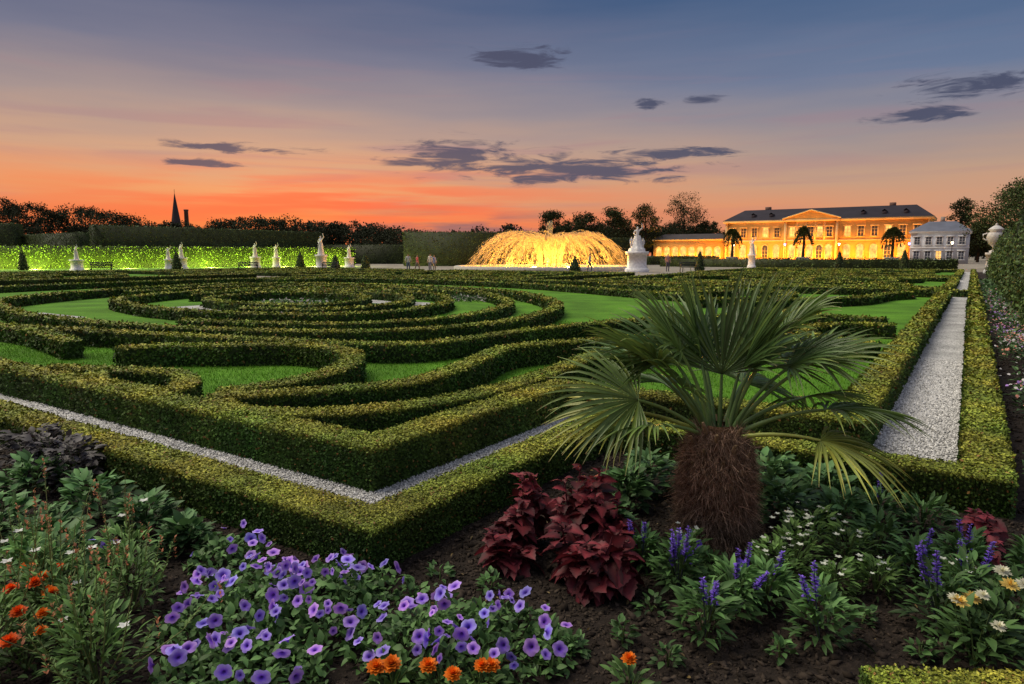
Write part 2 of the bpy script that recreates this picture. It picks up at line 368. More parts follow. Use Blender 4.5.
def fan(b,hub,D,Nn,R,nseg,spread,droop,col,tipc):
    D=D/np.linalg.norm(D); S=np.cross(Nn,D); S/=np.linalg.norm(S); Nn=np.cross(D,S)
    SP=.44; st=np.array([0,.12,.24,.34,.44,.58,.72,.86,.95,1.]); dth=2*spread/(nseg-1)
    for k in range(nseg):
        th=-spread+dth*k; l=R*(1-.25*(abs(th)/spread)**2)*rng.uniform(.9,1.06)
        th2=th+rng.normal(0,.03); dr=cos(th2)*D+sin(th2)*S; T=-sin(th2)*D+cos(th2)*S
        wm=l*SP*math.tan(dth/2)*1.10
        w=np.where(st<=SP,l*st*math.tan(dth/2)*1.10,wm*(1-((st-SP)/(1-SP))**1.7)); w=np.maximum(w,.0012)
        dk=droop*rng.uniform(.7,1.3); tipd=rng.uniform(0,.08) if rng.random()<.65 else rng.uniform(.1,.45)
        side=rng.normal(0,.08); lift=rng.normal(0,.05)
        V=[];Tt=[]
        yel=rng.random()<.12; br=rng.uniform(.75,1.25)
        for f,ww in zip(st,w):
            c=hub+dr*l*f+T*l*side*max(0,f-.4)**2+Nn*l*(lift*max(0,f-.35)+.10*f*(1-f)+.10*f*abs(sin(th)))+Pv(0,0,-1)*l*(dk*f**2.2+tipd*max(0,f-.6)**2*2)
            V+=[c-T*ww+Nn*ww*.55,c-Nn*ww*.4,c+T*ww+Nn*ww*.55]
            cc_=(np.array(col)*(1-f**5)+np.array(tipc)*f**5)*br
            if yel: cc_=cc_*np.array([1.5,1.3,1.])
            if f>.97: cc_=np.array([.2,.13,.05])
            Tt+=[cc_,cc_*1.5,cc_*.75]
        F=[]
        for i in range(len(st)-1):
            q=i*3; F+=[(q,q+3,q+4,q+1),(q+1,q+4,q+5,q+2)]
        b.add(V,F,Tt)
G1=(.062,.12,.035); G2=(.10,.165,.042); YG=(.24,.28,.055)
fr=[(70,86,.34,.60,.0,G1),(18,72,.38,.58,.03,G1),(162,58,.50,.50,.06,G2),(8,50,.64,.42,.1,G2),(178,40,.50,.50,.12,G2),
 (2,30,.62,.46,.16,G2),(348,8,.52,.50,.22,G2),(330,-6,.46,.44,.30,YG),(188,16,.46,.52,.14,G2),(172,4,.46,.5,.2,YG),(95,50,.5,.5,.15,G1),
 (125,72,.42,.54,.04,G1),(150,30,.5,.5,.2,G1),(35,36,.5,.5,.2,G1),(60,14,.5,.5,.3,G1),(352,66,.40,.54,.05,G1),(110,12,.5,.5,.3,G1),(15,6,.55,.45,.24,G2),(140,46,.5,.46,.1,G1),(340,42,.5,.42,.14,G1),(198,46,.34,.42,.1,G1),(205,4,.36,.40,.2,G2)]
for az_,el_d,pl,R,dr,col,in fr:
    az_=radians(az_+rng.normal(0,3)); el_=radians(el_d)
    o=Pv(cos(az_),sin(az_),0); e0=radians(min(87,el_d+30))
    p0=o*.05+Pv(0,0,.60); P=[p0]; m=8
    for i in range(m):
        e=e0+(el_-e0)*(i+1)/m; P.append(P[-1]+(o*cos(e)+Pv(0,0,sin(e)))*(pl/m))
    b.tube(P,np.linspace(.015,.007,len(P)),np.array(col)*1.5+.01,6)
    D=norm(P[-1]-P[-2]); D=norm(D+Pv(0,0,-.08 if el_d<60 else 0)); N0=Pv(0,0,1)*cos(el_)-o*sin(el_)
    tw=rng.normal(0,.3); S=np.cross(N0,D); N0=N0*cos(tw)+S*sin(tw)
    fan(b,P[-1],D,N0,R,30,radians(92 if el_d<60 else 76),dr,np.array(col)*rng.uniform(.85,1.15),np.array(col)*1.2+np.array([.05,.03,0]))
b.build('fronds',M_palm,palm)

# ---------------------------------------------------------------- flower plants
def bushleaves(b,pos,rad,hgt,n,ll,col,up=.35,leaf=LEAF,jit=.35,stems=6,stemcol=(.07,.11,.03)):
    pos=np.array([pos[0],pos[1],.03])
    a=rng.uniform(0,2*pi,n); f=rng.random(n)**.6; z=rng.uniform(.12,1,n); q=rad*np.sqrt(f)*np.sqrt(np.clip(1.1-z**2*.75,.05,1))
    q=q*(1+.22*np.sin(a*3+pos[0]*17)+.15*np.sin(a*5+pos[1]*23))
    o=np.c_[np.cos(a),np.sin(a),np.zeros(n)]
    P=pos+o*(q*.85)[:,None]+np.c_[np.zeros((n,2)),z*hgt*.95*(1+.15*np.sin(a*2+pos[0]*9))]
    D=o*1.0+np.array([0,0,up])*(z[:,None]*1.8)+rng.normal(0,jit,(n,3))
    upv=np.array([0,0,1.])+rng.normal(0,.3,(n,3))
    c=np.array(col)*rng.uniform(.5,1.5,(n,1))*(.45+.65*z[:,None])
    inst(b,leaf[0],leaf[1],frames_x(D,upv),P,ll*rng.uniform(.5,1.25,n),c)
    for k in range(stems):
        t=rng.uniform(0,2*pi); r=rad*rng.uniform(.2,.8); e=pos+np.array([cos(t)*r,sin(t)*r,hgt*.9])
        b.tube([pos,(pos*.55+e*.45)+Pv(0,0,.02),e],[.004,.003,.002],stemcol,5,False)
def petunia_t():
    n=20; V=[(0,0,-.45)];T=[(.12,.05,.2)]
    for (r,z,c) in ((.15,-.22,(.22,.1,.4)),(.30,-.02,(.45,.25,.8)),(.68,.08,(.95,.85,1)),(1.,.04,(1.15,1.2,1.02))):
        for k in range(n):
            a=2*pi*k/n; lobe=1-.16*abs(cos(2.5*a))**4 if r>.5 else 1
            V.append((r*lobe*cos(a),r*lobe*sin(a),z+(.07*sin(5*a)+.04*sin(9*a+1) if r>.9 else 0))); T.append(c)
    F3=[(0,1+k,1+(k+1)%n) for k in range(n)]; F4=[]
    for j in range(3):
        for k in range(n): F4.append((1+j*n+k,1+(j+1)*n+k,1+(j+1)*n+(k+1)%n,1+j*n+(k+1)%n))
    F=F3+[(q[0],q[1],q[2]) for q in F4]+[(q[0],q[2],q[3]) for q in F4]
    return np.array(V,float),np.array(F),np.array(T,float)
PT=petunia_t()
LS=leaf_t(.55,.25,.05)
def petunia_patch(cx,cy,rx,ry,nf,nl,h=.16,base=(.44,.29,.84)):
    o=empty('petunia_plant'); 
    b=B(); a=rng.uniform(0,2*pi,nl); f=np.sqrt(rng.random(nl))*1.1
    x=cx+rx*f*np.cos(a); y=cy+ry*f*np.sin(a); z=.03+rng.random(nl)*h*(1.02-f**2*.6)*(1+.25*np.sin(x*19)*np.sin(y*17))
    D=rng.normal(size=(nl,3))+np.array([0,0,.3]); 
    inst(b,LS[0],LS[1],frames_x(D,np.array([0,0,1.])+rng.normal(0,.35,(nl,3))),np.c_[x,y,z],rng.uniform(.025,.055,nl),np.array([.085,.17,.05])*rng.uniform(.35,1.5,(nl,1)))
    for k in range(40):
        i=rng.integers(nl); b.tube([(cx+(x[i]-cx)*.4,cy+(y[i]-cy)*.4,.03),(x[i],y[i],z[i]*.7),(x[i],y[i],z[i])],.0025,(.08,.13,.04),4,False)
    b.build('leaves',M_leaf,o)
    b=B(); pts=[]; tries=0
    while len(pts)<nf and tries<6000:
        tries+=1; a=rng.uniform(0,2*pi); f=math.sqrt(rng.random())*1.06; p=(cx+rx*f*cos(a),cy+ry*f*sin(a))
        if math.sin(p[0]*14+1)*math.sin(p[1]*12)<-.35: continue
        if all((p[0]-q[0])**2+(p[1]-q[1])**2>.036**2 for q in pts): pts.append((p[0],p[1],f))
    pts=np.array(pts); n=len(pts)
    z=.06+h*(1.05-pts[:,2]**2*.55)*(1+.2*np.sin(pts[:,0]*19)*np.sin(pts[:,1]*17))+rng.normal(0,.02,n)
    P=np.c_[pts[:,:2],z]
    nr=norm(np.c_[(pts[:,0]-cx)*.8,(pts[:,1]-cy)*.8-.35,np.full(n,.7)]+rng.normal(0,.5,(n,3)))
    col=np.array(base)*rng.uniform(.65,1.25,(n,1)); col[:,0]*=rng.uniform(.7,1.25,n)
    R=frames_z(nr)*np.stack([rng.uniform(.8,1.1,n),rng.uniform(.8,1.1,n),np.ones(n)],1)[:,None,:]
    inst(b,PT[0],PT[1],R,P,rng.uniform(.017,.036,n),col,PT[2])
    b.build('flowers',M_petal,o)
    return o
petunia_patch(-1.18,2.78,.28,.36,54,1300)
petunia_patch(-.84,2.82,.24,.38,50,1300)
petunia_patch(-1.45,3.35,.2,.2,12,400,.12)
petunia_patch(-.2,2.55,.42,.26,66,1700)
petunia_patch(-1.0,2.35,.3,.2,22,700,.13)
petunia_patch(.95,3.15,.2,.2,7,260,.12,(.16,.08,.6))
petunia_patch(-.62,3.0,.2,.12,7,300,.1)
petunia_patch(-2.15,3.35,.12,.12,4,120,.1)

def bloom(b,pos,r,col,nr=None,petw=.5,layers=5,flat=.5):
    nr=Pv(0,-.25,1) if nr is None else nr
    nr=norm(nr); x=norm(np.cross(nr,Pv(.3,.9,.1))); y=np.cross(nr,x)
    lt=leaf_t(petw,.1,.05)
    for l in range(layers):
        f=l/max(1,layers-1); n=int(13-6*f); a=np.arange(n)*2*pi/n+l*.7+rng.normal(0,.1,n)
        el=radians(5+75*f); D=(np.cos(a)[:,None]*x+np.sin(a)[:,None]*y)*cos(el)+nr*sin(el)
        inst(b,lt[0],lt[1],frames_x(D,np.tile(nr,(n,1))),np.tile(np.array(pos)+nr*r*flat*.3*f,(n,1)),r*(1-.35*f)*rng.uniform(.9,1.1,n),np.array(col)*(rng.uniform(.75,1.2,(n,1))*(.75+.3*f)))
def flower_plant(name,x,y,rad,h,nl,ll,lcol,blooms,stem=True,**k):
    o=empty(name); b=B(); bushleaves(b,(x,y),rad,h,nl,ll,lcol,**k)
    fb=B(); 
    for (dx,dy,z,r,col,kw) in blooms:
        p=(x+dx,y+dy,z); b.tube([(x,y,.03),(x+dx*.8,y+dy*.8,z*.6),(x+dx,y+dy,z-.004)],.0022,(.08,.13,.04),5,False)
        bloom(fb,p,r,col,**kw)
    b.build('leaves',M_leaf,o)
    if blooms: fb.build('flowers',M_petal,o)
    return o
OR=(.95,.24,.015); OR2=(.9,.13,.01)
def R_(a,b_): return float(rng.uniform(a,b_))
for (x,y,nb) in ((-.42,2.28,2),(-.25,2.24,2),(-.12,2.26,2),(.42,2.25,1)):
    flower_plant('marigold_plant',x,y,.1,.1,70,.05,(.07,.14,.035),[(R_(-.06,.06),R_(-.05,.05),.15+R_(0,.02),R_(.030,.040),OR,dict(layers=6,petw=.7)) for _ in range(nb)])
for (x,y,nb) in ((-1.97,2.62,4),(-2.1,2.85,3),(-1.85,2.42,4)):
    flower_plant('marigold_plant',x,y,.14,.13,110,.05,(.07,.14,.035),[(R_(-.12,.12),R_(-.1,.1),.2+R_(0,.06),R_(.026,.038),OR2 if i%2 else OR,dict(layers=5,petw=.7)) for i in range(nb)])
for (x,y) in ((1.93,2.52),(1.78,2.45),(2.1,2.7)):
    flower_plant('dahlia_plant',x,y,.15,.2,160,.07,(.07,.14,.04),[(R_(-.1,.1),R_(-.1,.1),.24+R_(0,.03),R_(.03,.04),(.85,.62,.16) if i%2 else (.8,.78,.6),dict(layers=3,petw=.45)) for i in range(3)])
NL=leaf_t(.32,.3,.06)
def salvia(x,y,h=.24,rad=.11,ns=3,dark=1.):
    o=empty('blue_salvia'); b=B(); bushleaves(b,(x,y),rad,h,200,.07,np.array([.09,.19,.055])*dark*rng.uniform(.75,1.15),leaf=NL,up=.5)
    fb=B()
    for k in range(ns):
        dx,dy=rng.normal(0,rad*.4,2); z0=h*.9; z1=h+rng.uniform(.08,.15); tip=Pv(x+dx*1.6,y+dy*1.6,z1)
        b.tube([(x,y,.03),(x+dx,y+dy,z0),tip],[.004,.003,.0015],(.06,.07,.08),5,False)
        n=80; f=rng.random(n); P=Pv(x+dx,y+dy,z0)+(tip-Pv(x+dx,y+dy,z0))*f[:,None]
        a=rng.uniform(0,2*pi,n); D=np.c_[np.cos(a),np.sin(a),rng.uniform(.2,.8,n)]
        inst(fb,LS[0],LS[1],frames_x(D),P,(.026-.012*f)*rng.uniform(.7,1.2,n),np.array([.22,.12,.62])*rng.uniform(.5,1.6,(n,1)))
    b.build('leaves',M_leaf,o)
    if ns: fb.build('flower_spikes',M_petal,o)
for a in ((.80,2.64,.22,.12,2),(.98,2.84,.2,.11,3),(.785,3.05,.22,.1,4),(1.26,2.62,.22,.12,2),(1.15,2.92,.17,.1,1),(1.80,2.70,.25,.12,3),(2.02,2.85,.22,.12,2),(1.92,3.42,.2,.12,0),(1.95,3.12,.2,.11,1),(2.35,3.75,.18,.12,0),(2.15,3.85,.18,.12,1),(.66,3.3,.16,.09,2),(2.2,3.15,.2,.1,2),(2.45,3.05,.2,.1,1)):
    salvia(*a)
def whiteplant(x,y,h,rad,nw,col=(.75,.78,.68),lc=(.12,.22,.055),name='white_flower_plant',ll=.05):
    o=empty(name); b=B(); bushleaves(b,(x,y),rad,h,220,ll,lc,leaf=NL,up=.5)
    fb=B(); a=rng.uniform(0,2*pi,nw); q=rad*np.sqrt(rng.random(nw)); P=np.c_[x+q*np.cos(a),y+q*np.sin(a),h*(.8+.4*rng.random(nw))+.03]
    lt=leaf_t(.7,.2,.03)
    for i in range(nw):
        n=5; t=np.arange(n)*2*pi/n+rng.random(); D=np.c_[np.cos(t),np.sin(t)-.2,np.full(n,.35)]
        inst(fb,lt[0],lt[1],frames_x(D),np.tile(P[i],(n,1)),rng.uniform(.012,.02),np.array(col)*rng.uniform(.8,1.1,(n,1)))
    b.build('leaves',M_leaf,o); fb.build('flowers',M_petal,o)
for a in ((1.38,3.2,.24,.14,18),(1.25,3.1,.2,.12,12),(1.55,3.4,.24,.13,16),(1.7,3.3,.2,.12,10),(1.5,3.0,.14,.1,7),(1.7,3.02,.15,.1,7)):
    whiteplant(*a)
whiteplant(2.05,2.95,.18,.1,10); whiteplant(.88,3.3,.18,.1,8)
# low seedlings filling bare soil
for (x,y) in ((1.5,2.75),(1.6,2.5),(1.05,2.5),(.62,2.85),(.25,2.55),(.45,2.6),(1.42,2.9),(2.3,2.8),(2.3,3.45),(2.6,3.9),(-.35,3.15),(-.1,3.05),(2.75,3.3),(.6,2.45)):
    o=B(); bushleaves(o,(x,y),R_(.04,.075),R_(.05,.1),40,.04,np.array((.08,.17,.05))*R_(.7,1.2),leaf=LS,stems=2); o.build('bedding_seedling',M_leaf)
for (x,y,h,r) in ((.72,4.15,.22,.16),(.9,4.4,.25,.18),(1.35,4.5,.22,.18),(1.7,4.4,.25,.2),(2.0,4.2,.2,.16),(.55,3.75,.16,.12),(1.9,3.75,.2,.14),(1.6,3.9,.25,.16),
    (-2.55,4.0,.22,.2),(-2.1,3.75,.18,.16),(-2.85,3.6,.25,.2),(-1.75,3.5,.14,.14),(-2.4,3.4,.22,.18),(-2.2,3.1,.24,.2),(-3.2,4.4,.2,.2)):
    o=B(); bushleaves(o,(x,y),r,h,240,.08,np.array((.085,.18,.06))*rng.uniform(.75,1.25),leaf=LS); o.build('leafy_bedding_plant',M_leaf)
for (x,y) in ((-3.3,4.75),(-3.0,4.55),(-3.55,4.95)):
    o=B(); bushleaves(o,(x,y),.24,.28,500,.07,(.075,.068,.07),leaf=LS,up=.1); o.build('purple_leaf_plant',M_leaf)
CLS=[leaf_t(w_,d_,.10,.10,(0,.06,.14,.22,.31,.40,.49,.58,.67,.76,.85,.93,1.),(.05,.35,.62,.82,.95,1,.97,.88,.76,.6,.42,.22,.02),.012) for w_,d_ in ((.72,.6),(.62,.9),(.8,.35))]
def coleus(x,y,h,rad=.11,ll=.085,ns=5):
    b=B(); pos=np.array([x,y,.03])
    for st in range(ns):
        t=2*pi*st/ns+rng.normal(0,.5); q=rad*rng.uniform(.2,1.); hh=h*rng.uniform(.55,1.08)
        top=pos+Pv(cos(t)*q,sin(t)*q,hh); b.tube([pos,pos*.5+top*.5,top],[.007,.006,.004],(.10,.02,.03),6,False)
        nl=6
        for lv in range(nl):
            f=.3+.7*lv/(nl-1); p=pos+(top-pos)*f; m=3 if lv<nl-1 else 5; a=lv*1.3+np.arange(m)*2*pi/m+rng.normal(0,.35,m)+t
            D=np.c_[np.cos(a),np.sin(a),np.full(m,-.05+.7*(lv/(nl-1))**3)]+rng.normal(0,.2,(m,3))
            for j in range(m):
                CL=CLS[rng.integers(3)]; V=CL[0]; tc=np.ones((len(V),3))*.9; tc[1::3]=(2.4,1.7,1.7)
                inst(b,V,CL[1],frames_x(D[j:j+1],np.array([[0,0,1.]])+rng.normal(0,.35,(1,3))),p[None]+rng.normal(0,.008,(1,3)),ll*rng.uniform(.6,1.35)*(1.3 if lv<nl-2 else (.95 if lv<nl-1 else .5)),np.array([.07,.013,.018])*rng.uniform(.35,1.8,(1,1)),tc)
    b.build('coleus_plant',M_leaf,smooth=True)
for a in ((.38,2.98,.27),(.30,3.14,.3),(.02,3.42,.27),(.10,3.58,.37),(.33,3.5,.40),(.53,3.38,.34),(.45,3.62,.38),(-.02,3.25,.2),(.46,3.05,.24)):
    coleus(*a)
coleus(2.55,3.55,.18,ll=.07); coleus(2.4,3.3,.12,ll=.06)
for (x,y,h) in ((-1.62,2.42,.5),(-1.75,2.6,.55),(-1.95,2.75,.6),(-1.5,2.3,.45),(-2.0,2.45,.6),(-1.68,2.85,.55),(-2.2,2.95,.68),(-1.85,3.1,.55)):
    o=empty('cleome_plant'); b=B(); fb=B(); lt=leaf_t(.7,.2,.03)
    bushleaves(b,(x,y),.15,.26,220,.055,(.12,.23,.06),leaf=NL,up=.6)
    for k in range(8):
        dx,dy=rng.normal(0,.09,2); hh=h*rng.uniform(.6,1.15); tip=Pv(x+dx*1.5,y+dy*1.5,hh)
        b.tube([(x,y,.03),(x+dx,y+dy,hh*.5),tip],[.003,.0022,.0012],(.2,.22,.08),5,False)
        n=26; f=rng.random(n); P=Pv(x+dx,y+dy,hh*.5)+(tip-Pv(x+dx,y+dy,hh*.5))*f[:,None]; a=rng.uniform(0,2*pi,n)
        inst(b,NL[0],NL[1],frames_x(np.c_[np.cos(a),np.sin(a),np.full(n,.9)]),P,rng.uniform(.012,.035,n)*(1.3-f),np.array([.15,.25,.07])*rng.uniform(.6,1.4,(n,1)))
        kind=rng.random()
        if kind<.65:
            m=12; P=tip-np.c_[np.zeros((m,2)),rng.random(m)*.09]; a=rng.uniform(0,2*pi,m)
            inst(fb,LS[0],LS[1],frames_x(np.c_[np.cos(a),np.sin(a),np.full(m,1.)]),P,rng.uniform(.01,.018,m),np.array([.5,.2,.1])*rng.uniform(.6,1.3,(m,1)))
        else:
            z=tip*.7+Pv(x,y,.03)*.3
            pp=z+rng.normal(0,.03,3); n5=5; t=np.arange(n5)*2*pi/n5; D=np.c_[np.cos(t),np.sin(t)-.3,np.full(n5,.3)]
            inst(fb,lt[0],lt[1],frames_x(D),np.tile(pp,(n5,1)),.024,np.array([.8,.8,.76])*rng.uniform(.8,1,(n5,1)))
    b.build('stems_and_leaves',M_leaf,o); fb.build('flowers',M_petal,o)
b=B(); fb=B(); lt=leaf_t(.7,.2,.03)
for i in range(240):
    s=3.2+rng.random()**1.3*40; r=-rng.uniform(2.85,3.4); p=W(s,r)
    bushleaves(b,p,.13,.2,40,.07*max(1,s/14),np.array([.08,.15,.05])*rng.uniform(.6,1.3),stems=0)
    c=[(.7,.3,.5),(.8,.75,.75),(.45,.25,.7),(.8,.35,.25)][rng.integers(4)]; n=10; a=rng.uniform(0,2*pi,n)
    P=np.c_[p[0]+rng.normal(0,.08,n),p[1]+rng.normal(0,.08,n),rng.uniform(.15,.26,n)]
    inst(fb,lt[0],lt[1],frames_z(np.tile([0,-.3,1.],(n,1))+rng.normal(0,.4,(n,3))),P,.04,c)
o=empty('flower_border'); b.build('leaves',M_leaf,o); fb.build('flowers',M_petal,o)

# ---------------------------------------------------------------- topiary cones
def cone(x,y,h,r,ls=None,col=(.05,.085,.028)):
    d=math.hypot(x,y); ls=ls or min(.14,max(.03,.0045*d)); b=B()
    b.lathe([(r*.75,0.05),(r*.95,.12*h),(r*.72,.4*h),(r*.38,.75*h),(.05,.98*h)],np.array(col)*.3,14,(x,y,0))
    b.tube([(x,y,0),(x,y,.3)],[.06,.05],(.06,.04,.03),6)
    n=int(min(26000,pi*r*h*4/ls**2)); f=1-np.sqrt(rng.random(n)); a=rng.uniform(0,2*pi,n); rr=r*np.interp(f,[0,.1,.4,.75,1],[.8,1,.80,.46,.05])*(1+.05*np.sin(a*5+f*9)+rng.normal(0,.035,n))
    P=np.c_[x+rr*np.cos(a),y+rr*np.sin(a),.05+f*h]; nr=np.c_[np.cos(a),np.sin(a),np.full(n,r/h)]
    inst(b,LV,LF,frames_z(nr+rng.normal(0,.5,(n,3))),P,ls*rng.uniform(.6,1.3,n),np.array(col)*rng.uniform(.4,1.7,(n,1)))
    b.build('conical_yew_topiary',M_leaf)
for i,s in enumerate((10.4,14.6,18.8,23.,27.5,32.5,38,44,51,59)):
    p=W(s,-3.95); cone(p[0],p[1],2.9+.2*(i%3),.72,col=(.075,.125,.035))
UX=lambda u,t:(u-512)/688.5*t
for (u,t,h) in ((22,72,2.2),(176,70,2.0),(300,76,2.0),(335,70,1.6),(575,62,1.5),(700,68,2.),(840,70,2.),(905,72,2.2),(365,74,1.8)):
    cone(UX(u,t),t,h,.5)

# ---------------------------------------------------------------- tall hedges
def tallhedge(p,q,w,h,col=(.05,.075,.02),name='tall_clipped_hedge'):
    b=B(); p=np.array(p);q=np.array(q); t=norm(q-p); nn=np.array([-t[1],t[0]]); L=np.linalg.norm(q-p)
    V=[np.r_[a+nn*sg*w/2*.96,z] for a in (p,q) for sg in (-1,1) for z in (0,h-.05)]
    b.add(V,[(0,1,5,4),(2,6,7,3),(1,3,7,5),(0,2,3,1),(4,5,7,6)],np.array(col)*.35)
    ls=.22; m=int(L*(2*h+w)*3.2/ls**2*.5)
    f=rng.random(m); g=rng.random(m)*(2*h+w)
    side=np.where(g<h,0,np.where(g<2*h,1,2)); z=np.where(side==0,g,np.where(side==1,g-h,h)); o=np.where(side==0,-1,np.where(side==1,1,rng.uniform(-1,1,m)))
    P=np.c_[p+(q-p)*f[:,None]+nn*(o*w/2)[:,None],z]+rng.normal(0,.05,(m,3))
    nr=np.where(side[:,None]==2,np.array([0,0,1.]),np.c_[nn[0]*o,nn[1]*o,np.full(m,.2)])
    inst(b,LV,LF,frames_z(nr+rng.normal(0,.5,(m,3))),P,ls*rng.uniform(.6,1.3,m),np.array(col)*rng.uniform(.45,1.6,(m,1)))
    for e,sg in ((p,-1),(q,1)):
        k=int(w*h*3/ls**2); P=np.c_[e+nn*rng.uniform(-w/2,w/2,(k,1)),rng.uniform(0,h,k)]; inst(b,LV,LF,frames_z(np.tile([t[0]*sg,t[1]*sg,.2],(k,1))+rng.normal(0,.5,(k,3))),P,ls,np.array(col)*rng.uniform(.45,1.6,(k,1)))
    return b.build(name,M_hedge)
tallhedge((-56.5,93),(-34.9,125),1.6,5.6,(.055,.085,.025))
tallhedge((-110,116),(-80,112),2,6.6,(.055,.085,.025)); tallhedge((-80,114),(-62,100),2,4.8,(.055,.085,.025))
tallhedge((-84,58),(-24,104),1.2,2.6,(.085,.14,.02),'clipped_hedge')
tallhedge((-15.8,101),(2,101.5),1.6,4.9,(.05,.075,.025)); tallhedge((2,104),(20,109),1.6,4.2,(.04,.06,.02))
tallhedge((-34,126),(-15,124),1.5,3.4,(.05,.07,.02))
tallhedge((22,112),(40,135),1.2,1.3,(.05,.075,.02),'clipped_hedge')
p=W(72,-13);q=W(8,-13); tallhedge(q,p,1.5,2.4,(.03,.045,.016))
p=W(90,-1);q=W(90,34); tallhedge(p,q,1.,1.1,(.05,.08,.02),'clipped_hedge')

# ---------------------------------------------------------------- trees
def tree_into(b,x,y,h,cr,ls=.5,ncl=34,npc=55,col=(.022,.03,.012),tr=.25):
    b.tube([(x,y,0),(x+.1,y,h*.3),(x+rng.normal(0,.3),y,h*.6),(x+rng.normal(0,.4),y,h*.85)],[tr*1.3,tr,tr*.6,tr*.15],(.03,.022,.015),7)
    for k in range(ncl):
        a=rng.uniform(0,2*pi); zz=rng.uniform(.28,.97); prof=math.sin(min(1,max(.05,(zz-.15)/.85))*pi*.86+.25)
        r=cr*max(.12,prof)*math.sqrt(rng.uniform(.05,1.0)); c=Pv(x+r*cos(a),y+r*sin(a),h*zz-.4)
        if k%3==0: b.tube([(x,y,h*zz*.6),((x+c[0])/2,(y+c[1])/2,h*zz*.78),tuple(c)],[tr*.35,tr*.22,.03],(.03,.022,.015),5,False)
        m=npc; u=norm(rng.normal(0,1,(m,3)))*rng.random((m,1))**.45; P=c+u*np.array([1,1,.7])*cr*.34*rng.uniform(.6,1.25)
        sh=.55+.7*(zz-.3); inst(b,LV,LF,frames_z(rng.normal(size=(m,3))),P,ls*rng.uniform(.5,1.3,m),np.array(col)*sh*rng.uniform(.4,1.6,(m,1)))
def utree(u,vtop,t,cr,name='tree',**k):
    x=UX(u,t); h=(255-vtop)*t/688+1.6; b=B(); tree_into(b,x,t,h,cr,**k); b.build(name,M_far)
b=B()
prof=[(-60,195),(0,199),(40,203),(95,206),(130,212),(165,224),(200,224),(240,217),(300,219),(340,222),(380,228),(420,234),(470,236),(530,234),(560,226),(620,222),(680,228),(760,238),(930,236),(1100,225)]
for u in np.arange(-140,1200,12.):
    vt=np.interp(u,[p[0] for p in prof],[p[1] for p in prof])+rng.normal(0,1.8); t=rng.uniform(175,215)
    if 640<u<940: t=rng.uniform(205,225)
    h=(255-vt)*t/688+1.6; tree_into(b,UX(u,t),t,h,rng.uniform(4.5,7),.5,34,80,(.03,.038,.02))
b.build('distant_tree_line',M_far)
b=B()
for u in np.arange(-1200,2200,28.):
    t=300; tree_into(b,UX(u,t),t,rng.uniform(10,15),11,1.2,20,70,(.032,.037,.026))
b.build('distant_woodland',M_far)
for (u,v,t,cr) in ((553,209,150,3.8),(583,212,152,4.4),(613,208,150,4.6),(645,205,178,5.4),(683,194,190,6.6),(708,220,190,4.2),(958,198,165,4.),(978,222,150,3.)):
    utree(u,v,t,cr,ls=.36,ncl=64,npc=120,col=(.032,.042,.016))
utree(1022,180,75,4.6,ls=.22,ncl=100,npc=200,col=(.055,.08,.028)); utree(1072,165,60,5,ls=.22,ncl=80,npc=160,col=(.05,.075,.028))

# ---------------------------------------------------------------- church + chimney
ch=empty('church_tower',(UX(178,420),420,0)); b=B()
b.box(-3,3,-3,3,0,16,(.08,.06,.05)); b.lathe([(4.3,15.8),(3.0,20),(0.05,39)],(.035,.03,.035),8,square=False); b.box(-3.3,3.3,-3.3,3.3,15.6,16.2,(.1,.08,.07))
b.box(-.6,.6,-3.05,-2.9,10,14,(.02,.02,.02)); b.tube([(0,0,38),(0,0,41)],.12,(.1,.08,.03),5); b.build('tower_and_spire',M_stone,ch)
b=B(); b.lathe([(1.6,0),(1.2,28.5),(1.4,28.6),(1.4,29.6),(1.1,29.6)],(.1,.05,.04),14,((UX(188.5,430)),430,0)); b.build('factory_chimney',M_stone)

# ---------------------------------------------------------------- palace
TC=(.60,.42,.20)
def winset(walls,glow,trim,xs,z0,z1,w,y,arch=False,lit=None,c=TC,k=(.045,.05,.075)):
    for i,x in enumerate(xs):
        trim.box(x-w/2-.18,x-w/2,y-.12,y+.05,z0-.1,z1,c); trim.box(x+w/2,x+w/2+.18,y-.12,y+.05,z0-.1,z1,c)
        trim.box(x-w/2-.26,x+w/2+.26,y-.2,y+.05,z0-.28,z0-.1,c)
        if not arch: trim.box(x-w/2-.3,x+w/2+.3,y-.26,y+.05,z1,z1+.22,c)
        g=glow if (lit is None or lit[i%len(lit)]) else walls
        if arch:
            n=9; V=[(x-w/2,y-.02,z0),(x+w/2,y-.02,z0)]+[(x+w/2*cos(t),y-.02,z1+w/2*sin(t)) for t in np.linspace(0,pi,n)]
            F=[(0,j,j+1) for j in range(1,len(V)-1)]; g.add(V,F,k)
            for t0,t1 in zip(np.linspace(0,pi,8)[:-1],np.linspace(0,pi,8)[1:]):
                r0,r1=w/2,w/2+.2; q=[(x+r0*cos(t0),z1+r0*sin(t0)),(x+r1*cos(t0),z1+r1*sin(t0)),(x+r1*cos(t1),z1+r1*sin(t1)),(x+r0*cos(t1),z1+r0*sin(t1))]
                trim.add([(a,y-.12,bb) for a,bb in q],[(0,1,2,3)],c)
        else: g.add([(x-w/2,y-.02,z0-.1),(x+w/2,y-.02,z0-.1),(x+w/2,y-.02,z1),(x-w/2,y-.02,z1)],[(0,1,2,3)],k)
        trim.box(x-.035,x+.035,y-.07,y-.03,z0-.1,z1,c)
        for q in (1,2): zz=z0+(z1-z0)*q/3; trim.box(x-w/2,x+w/2,y-.065,y-.035,zz-.03,zz+.03,c)
Wd=41.6
PL=(85.3-.831*Wd,141+.556*Wd,0)
